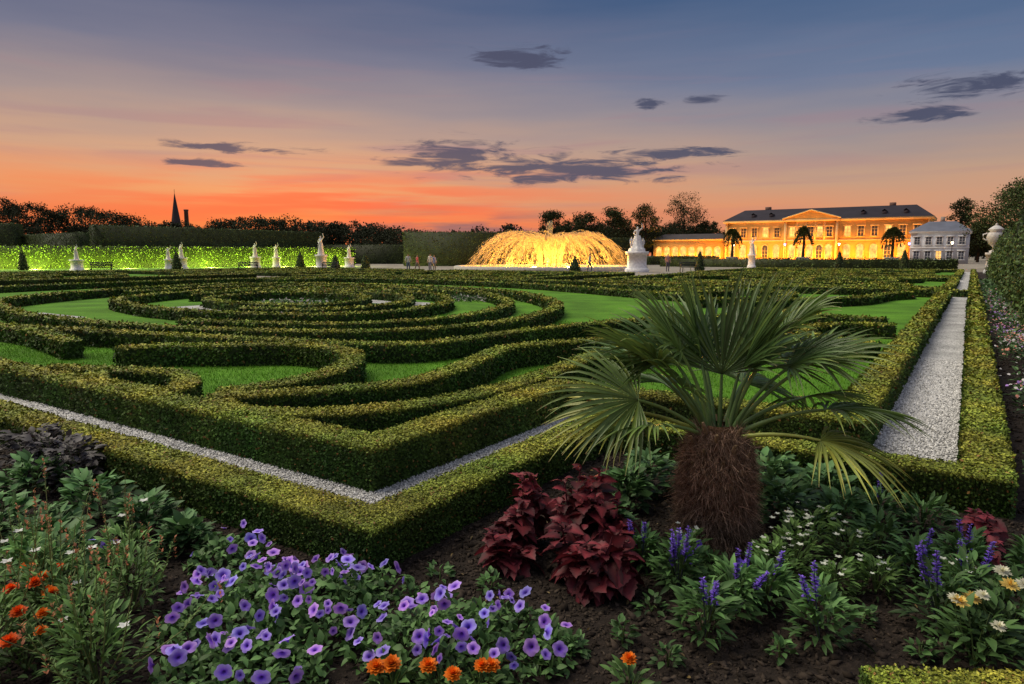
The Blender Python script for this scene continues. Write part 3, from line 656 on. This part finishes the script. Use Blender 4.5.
pal=empty('palace',PL,YAW)
wl,gl,tm,rf=B(),B(),B(),B()
WC=(.50,.28,.08); EZ=9.0
wl.box(0,Wd,0,13,0,EZ,WC)
wl.box(13.5,24.5,-.8,-.003,0,EZ,WC)
tm.box(-.5,Wd+.5,-.55,13.5,EZ,EZ+.5,TC); tm.box(13.2,24.8,-1.35,-.56,EZ,EZ+.5,TC)
tm.box(-.12,Wd+.12,-.15,.1,4.7,5.0,TC); tm.box(13.4,24.6,-.95,-.81,4.7,5.0,TC)
tm.box(-.15,Wd+.15,-.2,.05,0,.7,(.5,.36,.2))
xs=[1.7,4.2,6.7,9.2,11.7]; xr=[26.3,28.9,31.5,34.1,36.7,39.3]
xc=[15.2,17.1,19,20.9,22.8]
for L_,y in ((xs,0),(xr,0),(xc,-.8)):
    winset(wl,gl,tm,L_,1.0,3.3,1.15,y,True,[1,1,1,0,1]); winset(wl,gl,tm,L_,5.8,7.8,1.1,y,False,[1,0,0,1,0,0,0])
for x in (0.25,13.7,24.3,Wd-.25):
    yy=0 if x in(.25,Wd-.25) else -.8; tm.box(x-.24,x+.24,yy-.2,yy-.002,.7,EZ,TC)
for x in (16.15,18.05,19.95,21.85): tm.box(x-.16,x+.16,-.98,-.802,5.0,EZ,TC)
V=[(13.1,-1.3,EZ+.5),(24.9,-1.3,EZ+.5),(19,-1.3,EZ+2.3)]
wl.add(V,[(0,1,2)],WC)
rf.add([(V[0][0]-.2,-1.5,EZ+.5),(19,-1.5,EZ+2.45),(19,5,EZ+2.45),(V[0][0]-.2,1.,EZ+.5)],[(0,1,2,3)],(.05,.045,.05))
rf.add([(V[1][0]+.2,-1.5,EZ+.5),(V[1][0]+.2,1.,EZ+.5),(19,5,EZ+2.45),(19,-1.5,EZ+2.45)],[(0,1,2,3)],(.05,.045,.05))
tm.tube([(13,-1.42,EZ+.62),(19,-1.42,EZ+2.45),(25,-1.42,EZ+.62)],.16,TC,6)
z0=EZ+.5; z1=EZ+3.2
rf.add([(-.6,-.6,z0),(Wd+.6,-.6,z0),(Wd+.6,13.6,z0),(-.6,13.6,z0),(3.,5,z1),(Wd-3.,5,z1),(Wd-3.,8,z1),(3.,8,z1)],[(0,1,5,4),(1,2,6,5),(2,3,7,6),(3,0,4,7),(4,5,6,7)],(.03,.026,.035))
for x in (8,34): rf.box(x-.6,x+.6,6,7,z1-.3,z1+.7,(.13,.08,.07))
for x in (6,10,29,33,37):
    rf.box(x-.4,x+.4,1.0,3.2,z0+.6,z0+1.4,(.05,.04,.05)); rf.add([(x-.5,.9,z0+1.4),(x+.5,.9,z0+1.4),(x,.9,z0+1.8),(x-.5,3.2,z0+1.4),(x+.5,3.2,z0+1.4),(x,3.2,z0+1.8)],[(0,2,5,3),(1,4,5,2)],(.04,.035,.04))
for i in range(3): wl.box(16-.4*i,22+.4*i,-1.4-.4*(3-i),-.81,.15*(2-i),.15*(3-i)-.005,(.4,.3,.2))
wl.build('walls',M_plaster,pal); gl.build('lit_windows',M_glow,pal); tm.build('cornice_and_frames',M_plaster,pal); rf.build('roof',M_plaster,pal)
og=empty('orangery_gallery',(PL[0]-18.0*.831,PL[1]+18*.556,0),YAW); wl,gl,tm,rf=B(),B(),B(),B()
wl.box(0,17.6,0,7,0,5.1,(.5,.28,.08)); tm.box(-.3,17.9,-.35,7.3,5.1,5.45,TC); xs=[1.5+2.1*i for i in range(8)]
winset(wl,gl,tm,xs,.5,2.9,1.25,0,True); 
rf.add([(-.4,-.4,5.45),(18,-.4,5.45),(18,7.4,5.45),(-.4,7.4,5.45),(1.5,3.5,6.8),(16,3.5,6.8)],[(0,1,5,4),(2,3,4,5)],(.06,.05,.05)); rf.add([(-.4,-.4,5.45),(1.5,3.5,6.8),(-.4,7.4,5.45),(18,-.4,5.45),(18,7.4,5.45),(16,3.5,6.8)],[(0,1,2),(3,4,5)],(.06,.05,.05))
wl.build('walls',M_plaster,og); gl.build('lit_windows',M_glow,og); tm.build('cornice_and_frames',M_plaster,og); rf.build('roof',M_plaster,og)
pv=empty('white_pavilion',(74.5,129,0),YAW); wl,gl,tm,rf=B(),B(),B(),B(); WT=(.66,.67,.7)
wl.box(0,9.2,0,8,0,5.6,(.50,.53,.60)); tm.box(-.3,9.5,-.3,8.3,5.6,5.95,WT); tm.box(-.08,9.28,-.1,.05,2.85,3.05,WT)
winset(wl,gl,tm,[1.1,2.9,4.6,6.3,8.1],.9,2.3,.8,0,False,[0,0,1,0,0],WT,(.08,.09,.12)); winset(wl,gl,tm,[1.1,2.9,4.6,6.3,8.1],3.6,4.9,.8,0,False,[0],WT,(.08,.09,.12))
rf.add([(-.4,-.4,5.95),(9.6,-.4,5.95),(9.6,8.4,5.95),(-.4,8.4,5.95),(2.6,3,7.8),(6.9,3,7.8),(6.9,5,7.8),(2.6,5,7.8)],[(0,1,5,4),(1,2,6,5),(2,3,7,6),(3,0,4,7),(4,5,6,7)],(.12,.13,.17)); rf.box(4.4,5.1,3.6,4.4,7.5,8.7,(.3,.25,.22))
wl.build('walls',M_plaster,pv); gl.build('lit_windows',M_glow,pv); tm.build('cornice_and_frames',M_plaster,pv); rf.build('roof',M_plaster,pv)

def lamp(name,loc,power,col,size=.3):
    l=bpy.data.lights.new(name,'POINT'); l.energy=power; l.color=col; l.shadow_soft_size=size
    o=bpy.data.objects.new(name,l); o.location=loc; scn.collection.objects.link(o); return o
def loc2w(o,x,y,z): c,s=cos(YAW),sin(YAW); return (o[0]+c*x-s*y,o[1]+s*x+c*y,z)
for x in (1.5,6,10.5,15,19,23,27.5,32,36.5,40.5):
    lamp('facade_uplight',loc2w(PL,x,-4.0,.5),2300,(1,.36,.035))
for x in (2,6.5,11,15.5): lamp('facade_uplight',loc2w(og.location,x,-2.8,.5),1400,(1,.42,.04))
for x,y in ((6,-14),(17,-16),(27,-15),(39,-14),(46,-20)):
    q=loc2w(PL,x,y,0); o=empty('street_lamp',q); b=B(); b.tube([(0,0,0),(0,0,.5),(0,0,3.4)],[.14,.07,.05],(.03,.03,.03),8); b.lathe([(.05,3.3),(.22,3.45),(.05,3.5)],(.03,.03,.03),8); b.lathe([(.24,3.9),(.03,4.15)],(.03,.03,.03),8); b.build('post',M_wood,o)
    b=B(); b.lathe([(.1,3.5),(.2,3.88),(.02,3.9)],(1,1,1),8); b.build('lantern',M_glow2 if x not in(17,39) else M_blue,o)
def farpalm(x,y,h):
    o=empty('potted_palm',(x,y,0)); b=B(); b.box(-.8,.8,-.8,.8,0,1.1,(.4,.38,.34)); b.box(-.88,.88,-.88,.88,1.1,1.25,(.4,.38,.34)); b.build('planter',M_wood,o)
    b=B(); b.tube([(0,0,1.2),(.1,0,h*.6),(0,0,h-1.2)],[.26,.2,.18],(.06,.045,.03),8); b.build('trunk',M_bark,o)
    b=B()
    for k in range(40):
        a=rng.uniform(0,2*pi); el=rng.uniform(-.5,1.4); d=Pv(cos(a)*cos(el),sin(a)*cos(el),sin(el)); P=[Pv(0,0,h-1.2)+d*.25*i-Pv(0,0,.04*i*i) for i in range(8)]
        b.tube(P,.03,(.03,.045,.015),4,False); m=60; i=rng.uniform(1,7,m); Q=Pv(0,0,h-1.2)+d*(.25*i)[:,None]-np.c_[np.zeros((m,2)),.04*i*i]
        inst(b,LV,LF,frames_x(d*.8+rng.normal(0,.6,(m,3))+np.array([0,0,-.2])),Q,rng.uniform(.25,.5,m),np.array([.05,.065,.02])*rng.uniform(.5,1.5,(m,1)))
    b.build('fronds',M_leaf,o)
for (u,t,h) in ((732,128,7.0),(803,118,7.0),(892,112,6.6)):
    farpalm(UX(u,t),t,h)

# ---------------------------------------------------------------- figures
def figure(pose='stand',seed=0):
    J={'pel':(0,0,.95,.13,.10),'wai':(.01,0,1.10,.115,.085),'che':(0,0,1.32,.155,.105),'nec':(0,0,1.50,.055,.055),'hea':(0,-.02,1.60,.075,.09),'top':(0,0,1.70,.065,.08)}
    sh=1.43
    for sg,n in ((-1,'L'),(1,'R')):
        J['sh'+n]=(sg*.17,0,sh,.06,.06); J['hp'+n]=(sg*.09,0,.88,.09,.09)
        if pose=='walk': k=sg; J['kn'+n]=(sg*.09,-.16*k-.02,.50,.065,.065); J['an'+n]=(sg*.09,-.22*k+.06,.09,.042,.045); J['to'+n]=(sg*.10,-.22*k-.08,.04,.04,.03)
        else: J['kn'+n]=(sg*.10,-.03-(.05 if sg>0 else 0),.50,.065,.065); J['an'+n]=(sg*.10,.03,.09,.042,.045); J['to'+n]=(sg*.12,-.12,.04,.04,.03)
        if pose=='statue' and sg>0: J['el'+n]=(.36,-.05,1.62,.045,.045); J['wr'+n]=(.30,-.12,1.86,.033,.033); J['ha'+n]=(.29,-.14,1.96,.03,.02)
        elif pose=='statue': J['el'+n]=(-.28,.05,1.2,.045,.045); J['wr'+n]=(-.14,-.14,1.08,.033,.033); J['ha'+n]=(-.07,-.17,1.07,.03,.02)
        else: q=.14*sg if pose=='walk' else 0; J['el'+n]=(sg*.24,.02+q*.5,1.17,.045,.045); J['wr'+n]=(sg*.26,-.06+q,.93,.033,.033); J['ha'+n]=(sg*.26,-.09+q,.83,.03,.02)
    K=list(J); E=[('pel','wai'),('wai','che'),('che','nec'),('nec','hea'),('hea','top')]
    for n in 'LR': E+=[('che','sh'+n),('sh'+n,'el'+n),('el'+n,'wr'+n),('wr'+n,'ha'+n),('pel','hp'+n),('hp'+n,'kn'+n),('kn'+n,'an'+n),('an'+n,'to'+n)]
    me=bpy.data.meshes.new('f'); me.from_pydata([J[k][:3] for k in K],[(K.index(a),K.index(c)) for a,c in E],[])
    ob=bpy.data.objects.new('f',me); scn.collection.objects.link(ob)
    md=ob.modifiers.new('s','SKIN')
    sv=me.skin_vertices[0].data
    for i,k in enumerate(K): sv[i].radius=J[k][3:5]
    sv[0].use_root=True
    ms=ob.modifiers.new('u','SUBSURF'); ms.levels=1; ms.render_levels=1
    dg=bpy.context.evaluated_depsgraph_get(); ev=ob.evaluated_get(dg); m2=ev.to_mesh()
    V=np.array([v.co[:] for v in m2.vertices]); F=[tuple(p.vertices) for p in m2.polygons]; ev.to_mesh_clear(); bpy.data.objects.remove(ob)
    return V,[f for f in F if len(f)==4],[f for f in F if len(f)==3]
FIG={p:figure(p) for p in ('stand','walk','statue')}
def put_fig(b,pose,sc,z0,colfn,rz=0,off=(0,0)):
    V,F4,F3=FIG[pose]; c,s=cos(rz),sin(rz); T=np.array([colfn(v) for v in V]); Q=V.copy()*sc
    Q=np.c_[Q[:,0]*c-Q[:,1]*s+off[0],Q[:,0]*s+Q[:,1]*c+off[1],Q[:,2]+z0]
    b.add(Q,F4,T)
    if F3: b.add(Q,F3,T)
def pedestal(b,w,h,c):
    q=w/math.sqrt(2)*1.0
    b.lathe([(q*1.25,0),(q*1.25,.15*h),(q*1.05,.2*h),(q,.22*h),(q,.82*h),(q*1.12,.86*h),(q*1.2,.9*h),(q*1.2,h),(0.01,h)],c,4,square=True)
def statue(x,y,h,name='marble_statue',kind='fig',pw=.8,c=(.74,.73,.73)):
    o=empty(name,(x,y,0),rng.uniform(-.5,.5)); b=B(); ph=h*.42; pedestal(b,pw,ph,c); b.build('pedestal',M_stone,o)
    b=B(); fh=h-ph
    if kind=='fig':
        sc=fh/1.98; put_fig(b,'statue',sc,ph,lambda v:c)
        b.lathe([(.30*sc,0),(.27*sc,.2*sc),(.21*sc,.6*sc),(.19*sc,.95*sc),(.15*sc,1.1*sc)],c,28,(0,0,ph),fold=.1,nf=9)
        b.tube([(.15*sc,-.05,ph+1.4*sc),(0,-.16*sc,ph+1.15*sc),(-.16*sc,-.12*sc,ph+.9*sc),(-.22*sc,.0,ph+.3*sc)],[.05,.07,.08,.05],c,8)
    elif kind=='vase':
        s=fh; b.lathe([(.16*s,0),(.16*s,.06*s),(.06*s,.1*s),(.06*s,.18*s),(.2*s,.32*s),(.27*s,.52*s),(.24*s,.66*s),(.16*s,.72*s),(.24*s,.78*s),(.2*s,.82*s),(.1*s,.9*s),(.03*s,.94*s),(.05*s,.97*s),(.01*s,s)],c,20,(0,0,ph),fold=.03,nf=10)
        for sg in (-1,1): b.tube([(sg*.24*s,0,ph+.66*s),(sg*.36*s,0,ph+.62*s),(sg*.36*s,0,ph+.48*s),(sg*.25*s,0,ph+.42*s)],.03*s,c,6)
    else:
        sc=fh/2.15; put_fig(b,'statue',sc,ph+.2,lambda v:c); put_fig(b,'stand',sc*.6,ph+.1,lambda v:c,.4,(-.55,-.1)); put_fig(b,'stand',sc*.55,ph+.1,lambda v:c,-.6,(.55,.05))
        b.lathe([(.75,0),(.72,.25),(.5,.4),(.3*sc,.9*sc),(.2*sc,1.2*sc)],c,28,(0,0,ph),fold=.12,nf=7)
    b.build('sculpture',M_stone,o,smooth=True)
for (u,t,h) in ((321,73,3.9),(255,85,3.3),(276,90,3.2),(168,78,2.7),(181,79,3.1),(76,70,2.7),(349,88,3.1),(752,85,4.0)):
    statue(UX(u,t),t,h)
statue(UX(637,65),65,4.6,'marble_statue_group','group',1.6)
p=W(70,-3.9); statue(p[0],p[1],4.3,'stone_vase','vase',1.0,(.5,.49,.49))
def person(u,t,pose,top,bot,hair,sc=1.,rz=0.):
    def cf(v):
        z=v[2]
        if z>1.62 or (z>1.53 and v[1]>.0): return hair
        if z>1.47: return (.45,.28,.2)
        if z>.93: return top if not (abs(v[0])>.225 and z<1.1) else (.45,.28,.2)
        if abs(v[0])>.22 and z>.75: return (.45,.28,.2)
        if z>.1: return bot
        return (.03,.03,.03)
    b=B(); put_fig(b,pose,sc,0,cf,rz); o=b.build('person',M_cloth,smooth=True); o.location=(UX(u,t),t,0.01)
for a in ((408,64,'stand',(.6,.58,.6),(.12,.14,.26),(.05,.03,.02),1.,.3),(417,65,'walk',(.55,.15,.18),(.2,.18,.17),(.1,.06,.03),.95,1.2),(430,63,'stand',(.65,.6,.55),(.2,.2,.25),(.04,.03,.02),1.02,-.5),(434,64,'stand',(.3,.32,.5),(.3,.27,.22),(.15,.1,.05),.94,.8),(590,64,'walk',(.3,.3,.32),(.1,.1,.12),(.05,.03,.02),1.,1.5),(668,66,'stand',(.45,.25,.25),(.1,.1,.15),(.05,.03,.02),1.,.2)):
    person(*a)
def bench(u,t,rz):
    o=empty('garden_bench',(UX(u,t),t,0),rz); c=(.04,.045,.04); b=B()
    for i in range(4): b.box(-.9,.9,-.25+.13*i,-.15+.13*i,.43,.47,c)
    b.build('seat',M_wood,o); b=B()
    for i in range(3): b.box(-.9,.9,.28+.03*i,.31+.03*i,.55+.15*i,.65+.15*i,c)
    b.build('backrest',M_wood,o); b=B()
    for x in (-.85,.8):
        b.box(x,x+.06,-.24,-.18,0,.43,c); b.box(x,x+.06,.24,.275,0,.95,c); b.box(x-.01,x+.07,-.25,.3,.66,.70,c)
    b.build('frame',M_wood,o)
for a in ((100,64,.4),(328,64,-.3),(247,64,.2),(690,64,.3)): bench(*a)

# ---------------------------------------------------------------- fountain
FX,FY=UX(550,76),76.
ft=empty('fountain',(FX,FY,0)); b=B()
b.lathe([(10.6,0),(10.6,.38),(10.4,.45),(10.0,.45),(9.9,.38),(9.9,.1)],(.4,.38,.35),64); b.build('basin_rim',M_stone,ft)
m,nt=mat_new('water'); N=nt.nodes; o_=N.new('ShaderNodeOutputMaterial'); p_=N.new('ShaderNodeBsdfPrincipled'); p_.inputs['Base Color'].default_value=(.02,.04,.04,1); p_.inputs['Roughness'].default_value=.08
nz=N.new('ShaderNodeTexNoise'); nz.inputs['Scale'].default_value=8; bu=N.new('ShaderNodeBump'); bu.inputs['Strength'].default_value=.5; nt.links.new(nz.outputs['Fac'],bu.inputs['Height']); nt.links.new(bu.outputs['Normal'],p_.inputs['Normal']); nt.links.new(p_.outputs[0],o_.inputs[0])
b=B(); b.lathe([(9.95,.25),(.01,.251)],(.1,.1,.1),48); b.build('water_surface',m,ft)
M_spray=tintmat('water_spray',.6,.2,.5,3,.1)
b=B()
DV=[(0,-.028,0),(1,-.015,0),(1,.015,0),(0,.028,0)]
SPC=(.30,.26,.21)
# nested rings of parabolic jets thrown outward from the centre
nj=88
for (H,Rk,rs,m_) in ((3.7,1.,1.2,135),(3.3,.80,.9,70),(3.1,.55,.6,60)):
    for k in range(nj):
        a=2*pi*k/nj+rng.normal(0,.012); Rr=8.9*Rk*rng.uniform(.94,1.05); Hs=H*rng.uniform(.92,1.05)
        f=rng.random(m_)**.85; r=rs+(Rr-rs)*f; g=(f+.22)/1.22; z=.28+Hs*np.clip(4*g*(1-g),0,1)**.85+rng.normal(0,.02+.09*f,m_)
        P=np.c_[r*cos(a)+rng.normal(0,.02+.12*f,m_),r*sin(a)+rng.normal(0,.02+.12*f,m_),np.maximum(z,.26)]
        D=np.c_[np.full(m_,cos(a)),np.full(m_,sin(a)),Hs*4*(1-2*g)/(1.22*Rr)]
        inst(b,DV,LF,frames_x(D,rng.normal(size=(m_,3))),P,rng.uniform(.2,.65,m_),SPC)
for k in range(11):
    a=2*pi*k/10; r0=1.1 if k else 0; m_=1000; f=rng.random(m_); P=np.c_[r0*(1+.5*f)*cos(a)+rng.normal(0,.04+.14*f,m_),r0*(1+.5*f)*sin(a)+rng.normal(0,.04+.14*f,m_),.3+f*(4.7 if k==0 else 3.2)]
    inst(b,[(0,-.07,0),(1,-.05,0),(1,.05,0),(0,.07,0)],LF,frames_x(np.tile([0,0,1.],(m_,1))+rng.normal(0,.15,(m_,3)),rng.normal(size=(m_,3))),P,rng.uniform(.15,.4,m_),(.5,.46,.4))
b.build('water_jets',M_spray,ft)
for k in range(8):
    a=2*pi*k/8+.3; lamp('fountain_light',(FX+5.4*cos(a),FY+5.4*sin(a),.5),2300,(1,.43,.05),.3)
for dx in (-1.7,0,1.7): lamp('fountain_light',(FX+dx,FY-2.1,.5),1700,(1,.52,.05),.3)

h0=np.array((-84,58.)); h1=np.array((-24,104.)); tt=norm(h1-h0); nn=np.array([tt[1],-tt[0]])
for f in np.linspace(.1,.97,15):
    q=h0+(h1-h0)*f+nn*3.0; lamp('hedge_uplight',(q[0],q[1],.25),1500*(.7+.6*rng.random()),(.95,1,.22),.2)

# ---------------------------------------------------------------- sky / light
w=bpy.data.worlds.new('World'); scn.world=w; w.use_nodes=True; nt=w.node_tree; N=nt.nodes; L=nt.links; N.clear()
out=N.new('ShaderNodeOutputWorld'); bg=N.new('ShaderNodeBackground'); L.new(bg.outputs[0],out.inputs[0])
tc=N.new('ShaderNodeTexCoord'); sp=N.new('ShaderNodeSeparateXYZ'); L.new(tc.outputs['Generated'],sp.inputs[0])
def Mn(op,a,b=None,c=None,clamp=False):
    n=N.new('ShaderNodeMath'); n.operation=op; n.use_clamp=clamp
    for i,x in enumerate((a,b,c)):
        if x is None: continue
        if isinstance(x,(int,float)): n.inputs[i].default_value=x
        else: L.new(x,n.inputs[i])
    return n.outputs[0]
X,Y,Z=sp.outputs
el=Mn('MULTIPLY',Mn('ARCSINE',Z),57.2958); az=Mn('MULTIPLY',Mn('ARCTAN2',X,Y),57.2958)
def ramp(fac,st):
    r=N.new('ShaderNodeValToRGB'); e=r.color_ramp.elements
    e[0].position=st[0][0]; e[0].color=(*st[0][1],1); e[1].position=st[-1][0]; e[1].color=(*st[-1][1],1)
    for p,c in st[1:-1]: x=e.new(p); x.color=(*c,1)
    L.new(fac,r.inputs['Fac']); return r.outputs['Color']
fe=Mn('DIVIDE',Mn('ADD',el,5.),50.,clamp=True)
S_=lambda l:[((e+5)/50,c) for e,c in l]
def noise2(ka,ke,det=4,off=0.,dist=0.,rough=.5):
    c=N.new('ShaderNodeCombineXYZ'); L.new(Mn('MULTIPLY',az,ka),c.inputs[0]); L.new(Mn('MULTIPLY',el,ke),c.inputs[1]); c.inputs[2].default_value=off
    n=N.new('ShaderNodeTexNoise'); n.inputs['Scale'].default_value=1.; n.inputs['Detail'].default_value=det; n.inputs['Distortion'].default_value=dist; n.inputs['Roughness'].default_value=rough; L.new(c.outputs[0],n.inputs['Vector']); return n.outputs['Fac']
nz1=noise2(.055,.42,3)
fe2=Mn('ADD',fe,Mn('MULTIPLY',Mn('SUBTRACT',nz1,.5),.07),clamp=True)
rl=ramp(fe2,S_([(-5,(.5,.14,.06)),(0,(.78,.14,.045)),(3,(.84,.20,.07)),(5,(.80,.32,.14)),(8,(.60,.35,.23)),(11,(.37,.28,.27)),(15,(.17,.175,.255)),(20,(.065,.10,.20)),(30,(.25,.28,.38)),(45,(.42,.44,.52))]))
rr_=ramp(fe2,S_([(-5,(.4,.18,.1)),(0,(.68,.24,.12)),(3,(.68,.31,.17)),(6,(.50,.32,.23)),(9,(.30,.26,.28)),(13,(.13,.18,.30)),(20,(.03,.09,.21)),(30,(.22,.26,.38)),(45,(.42,.44,.52))]))
def mixc(f,a,b):
    n=N.new('ShaderNodeMix'); n.data_type='RGBA'
    L.new(f,n.inputs[0])
    for i,x in ((6,a),(7,b)):
        if isinstance(x,tuple): n.inputs[i].default_value=(*x,1)
        else: L.new(x,n.inputs[i])
    return n.outputs[2]
def sstep(v,a,b):
    m=N.new('ShaderNodeMapRange'); m.interpolation_type='SMOOTHSTEP'; m.inputs['From Min'].default_value=a; m.inputs['From Max'].default_value=b; L.new(v,m.inputs['Value']); return m.outputs[0]
col=mixc(sstep(az,-28,38),rl,rr_)
def gauss(a0,e0,wa,we):
    q=Mn('ADD',Mn('POWER',Mn('ABSOLUTE',Mn('DIVIDE',Mn('SUBTRACT',az,a0),wa)),2.),Mn('POWER',Mn('ABSOLUTE',Mn('DIVIDE',Mn('SUBTRACT',el,e0),we)),2.))
    return Mn('EXPONENT',Mn('MULTIPLY',q,-1.))
st=sstep(noise2(.05,.75,5,3.3,.6),.48,.70)
col=mixc(Mn('MULTIPLY',Mn('MULTIPLY',st,gauss(-5.,8.,40.,5.5)),.55),col,(.36,.20,.24))
gl_=Mn('MULTIPLY',gauss(-14.,4.0,18.,2.3),sstep(noise2(.07,1.1,4,9.),.36,.58),clamp=True)
col=mixc(Mn('MULTIPLY',gl_,.9),col,(.90,.12,.06))
bank=Mn('MULTIPLY',Mn('MULTIPLY',gauss(-3.,2.3,13.,1.1),sstep(noise2(.12,.9,4,5.),.35,.6)),.85); col=mixc(bank,col,(.17,.10,.15))
nz2=noise2(.24,1.35,7,0.,.8,.62)
gs=[(5.,6.9,11.,1.25),(-4.2,8.1,5.2,1.15),(12.5,7.9,6.,.7),(-8.5,7.4,3.,.5),(33.5,11.2,5.2,.9),(30.3,9.7,3.,.5),(.8,15.2,4.,1.),(-21.,8.0,6.,.42),(-24.,6.8,3.,.35),(11.,11.8,1.4,.4),(15.,11.9,2.,.45),(37.,11.8,3.,.7)]
G=None
for g_ in gs:
    q=gauss(*g_); G=q if G is None else Mn('MAXIMUM',G,q)
val=Mn('ADD',G,Mn('MULTIPLY',Mn('SUBTRACT',nz2,.5),2.8))
ms_=Mn('MULTIPLY',sstep(val,.38,.92),Mn('MULTIPLY',G,3.0,clamp=True),clamp=True)
col=mixc(Mn('MULTIPLY',ms_,.93),col,(.055,.065,.125))
bg.inputs['Strength'].default_value=1.0
sky=N.new('ShaderNodeTexSky'); sky.sky_type='NISHITA'; sky.sun_disc=False; sky.sun_elevation=radians(1.); sky.sun_rotation=radians(-17)
ad=N.new('ShaderNodeVectorMath'); ad.operation='MULTIPLY_ADD'; L.new(sky.outputs[0],ad.inputs[0]); ad.inputs[1].default_value=(.01,.01,.01); L.new(col,ad.inputs[2])
L.new(ad.outputs[0],bg.inputs['Color'])
sl=bpy.data.lights.new('afterglow_fill','SUN'); sl.energy=3.3; sl.angle=radians(45); sl.color=(1,.90,.70)  # added soft fill standing in for the afterglow, not the low sun itself
so=bpy.data.objects.new('afterglow_fill',sl); scn.collection.objects.link(so)
d=Vector((-sin(radians(70))*cos(radians(56)),cos(radians(70))*cos(radians(56)),sin(radians(56))))
so.rotation_euler=d.to_track_quat('Z','Y').to_euler()
# ---------------------------------------------------------------- camera
cd=bpy.data.cameras.new('camera'); cam=bpy.data.objects.new('camera',cd); scn.collection.objects.link(cam)
cam.location=(0,0,1.6); cam.rotation_euler=(radians(90-7.26),0,0); cd.lens=24; cd.sensor_width=36; cd.clip_start=.05; cd.clip_end=4000
scn.camera=cam
scn.view_settings.view_transform='Standard'; scn.view_settings.look='None'; scn.view_settings.exposure=0; scn.view_settings.gamma=1
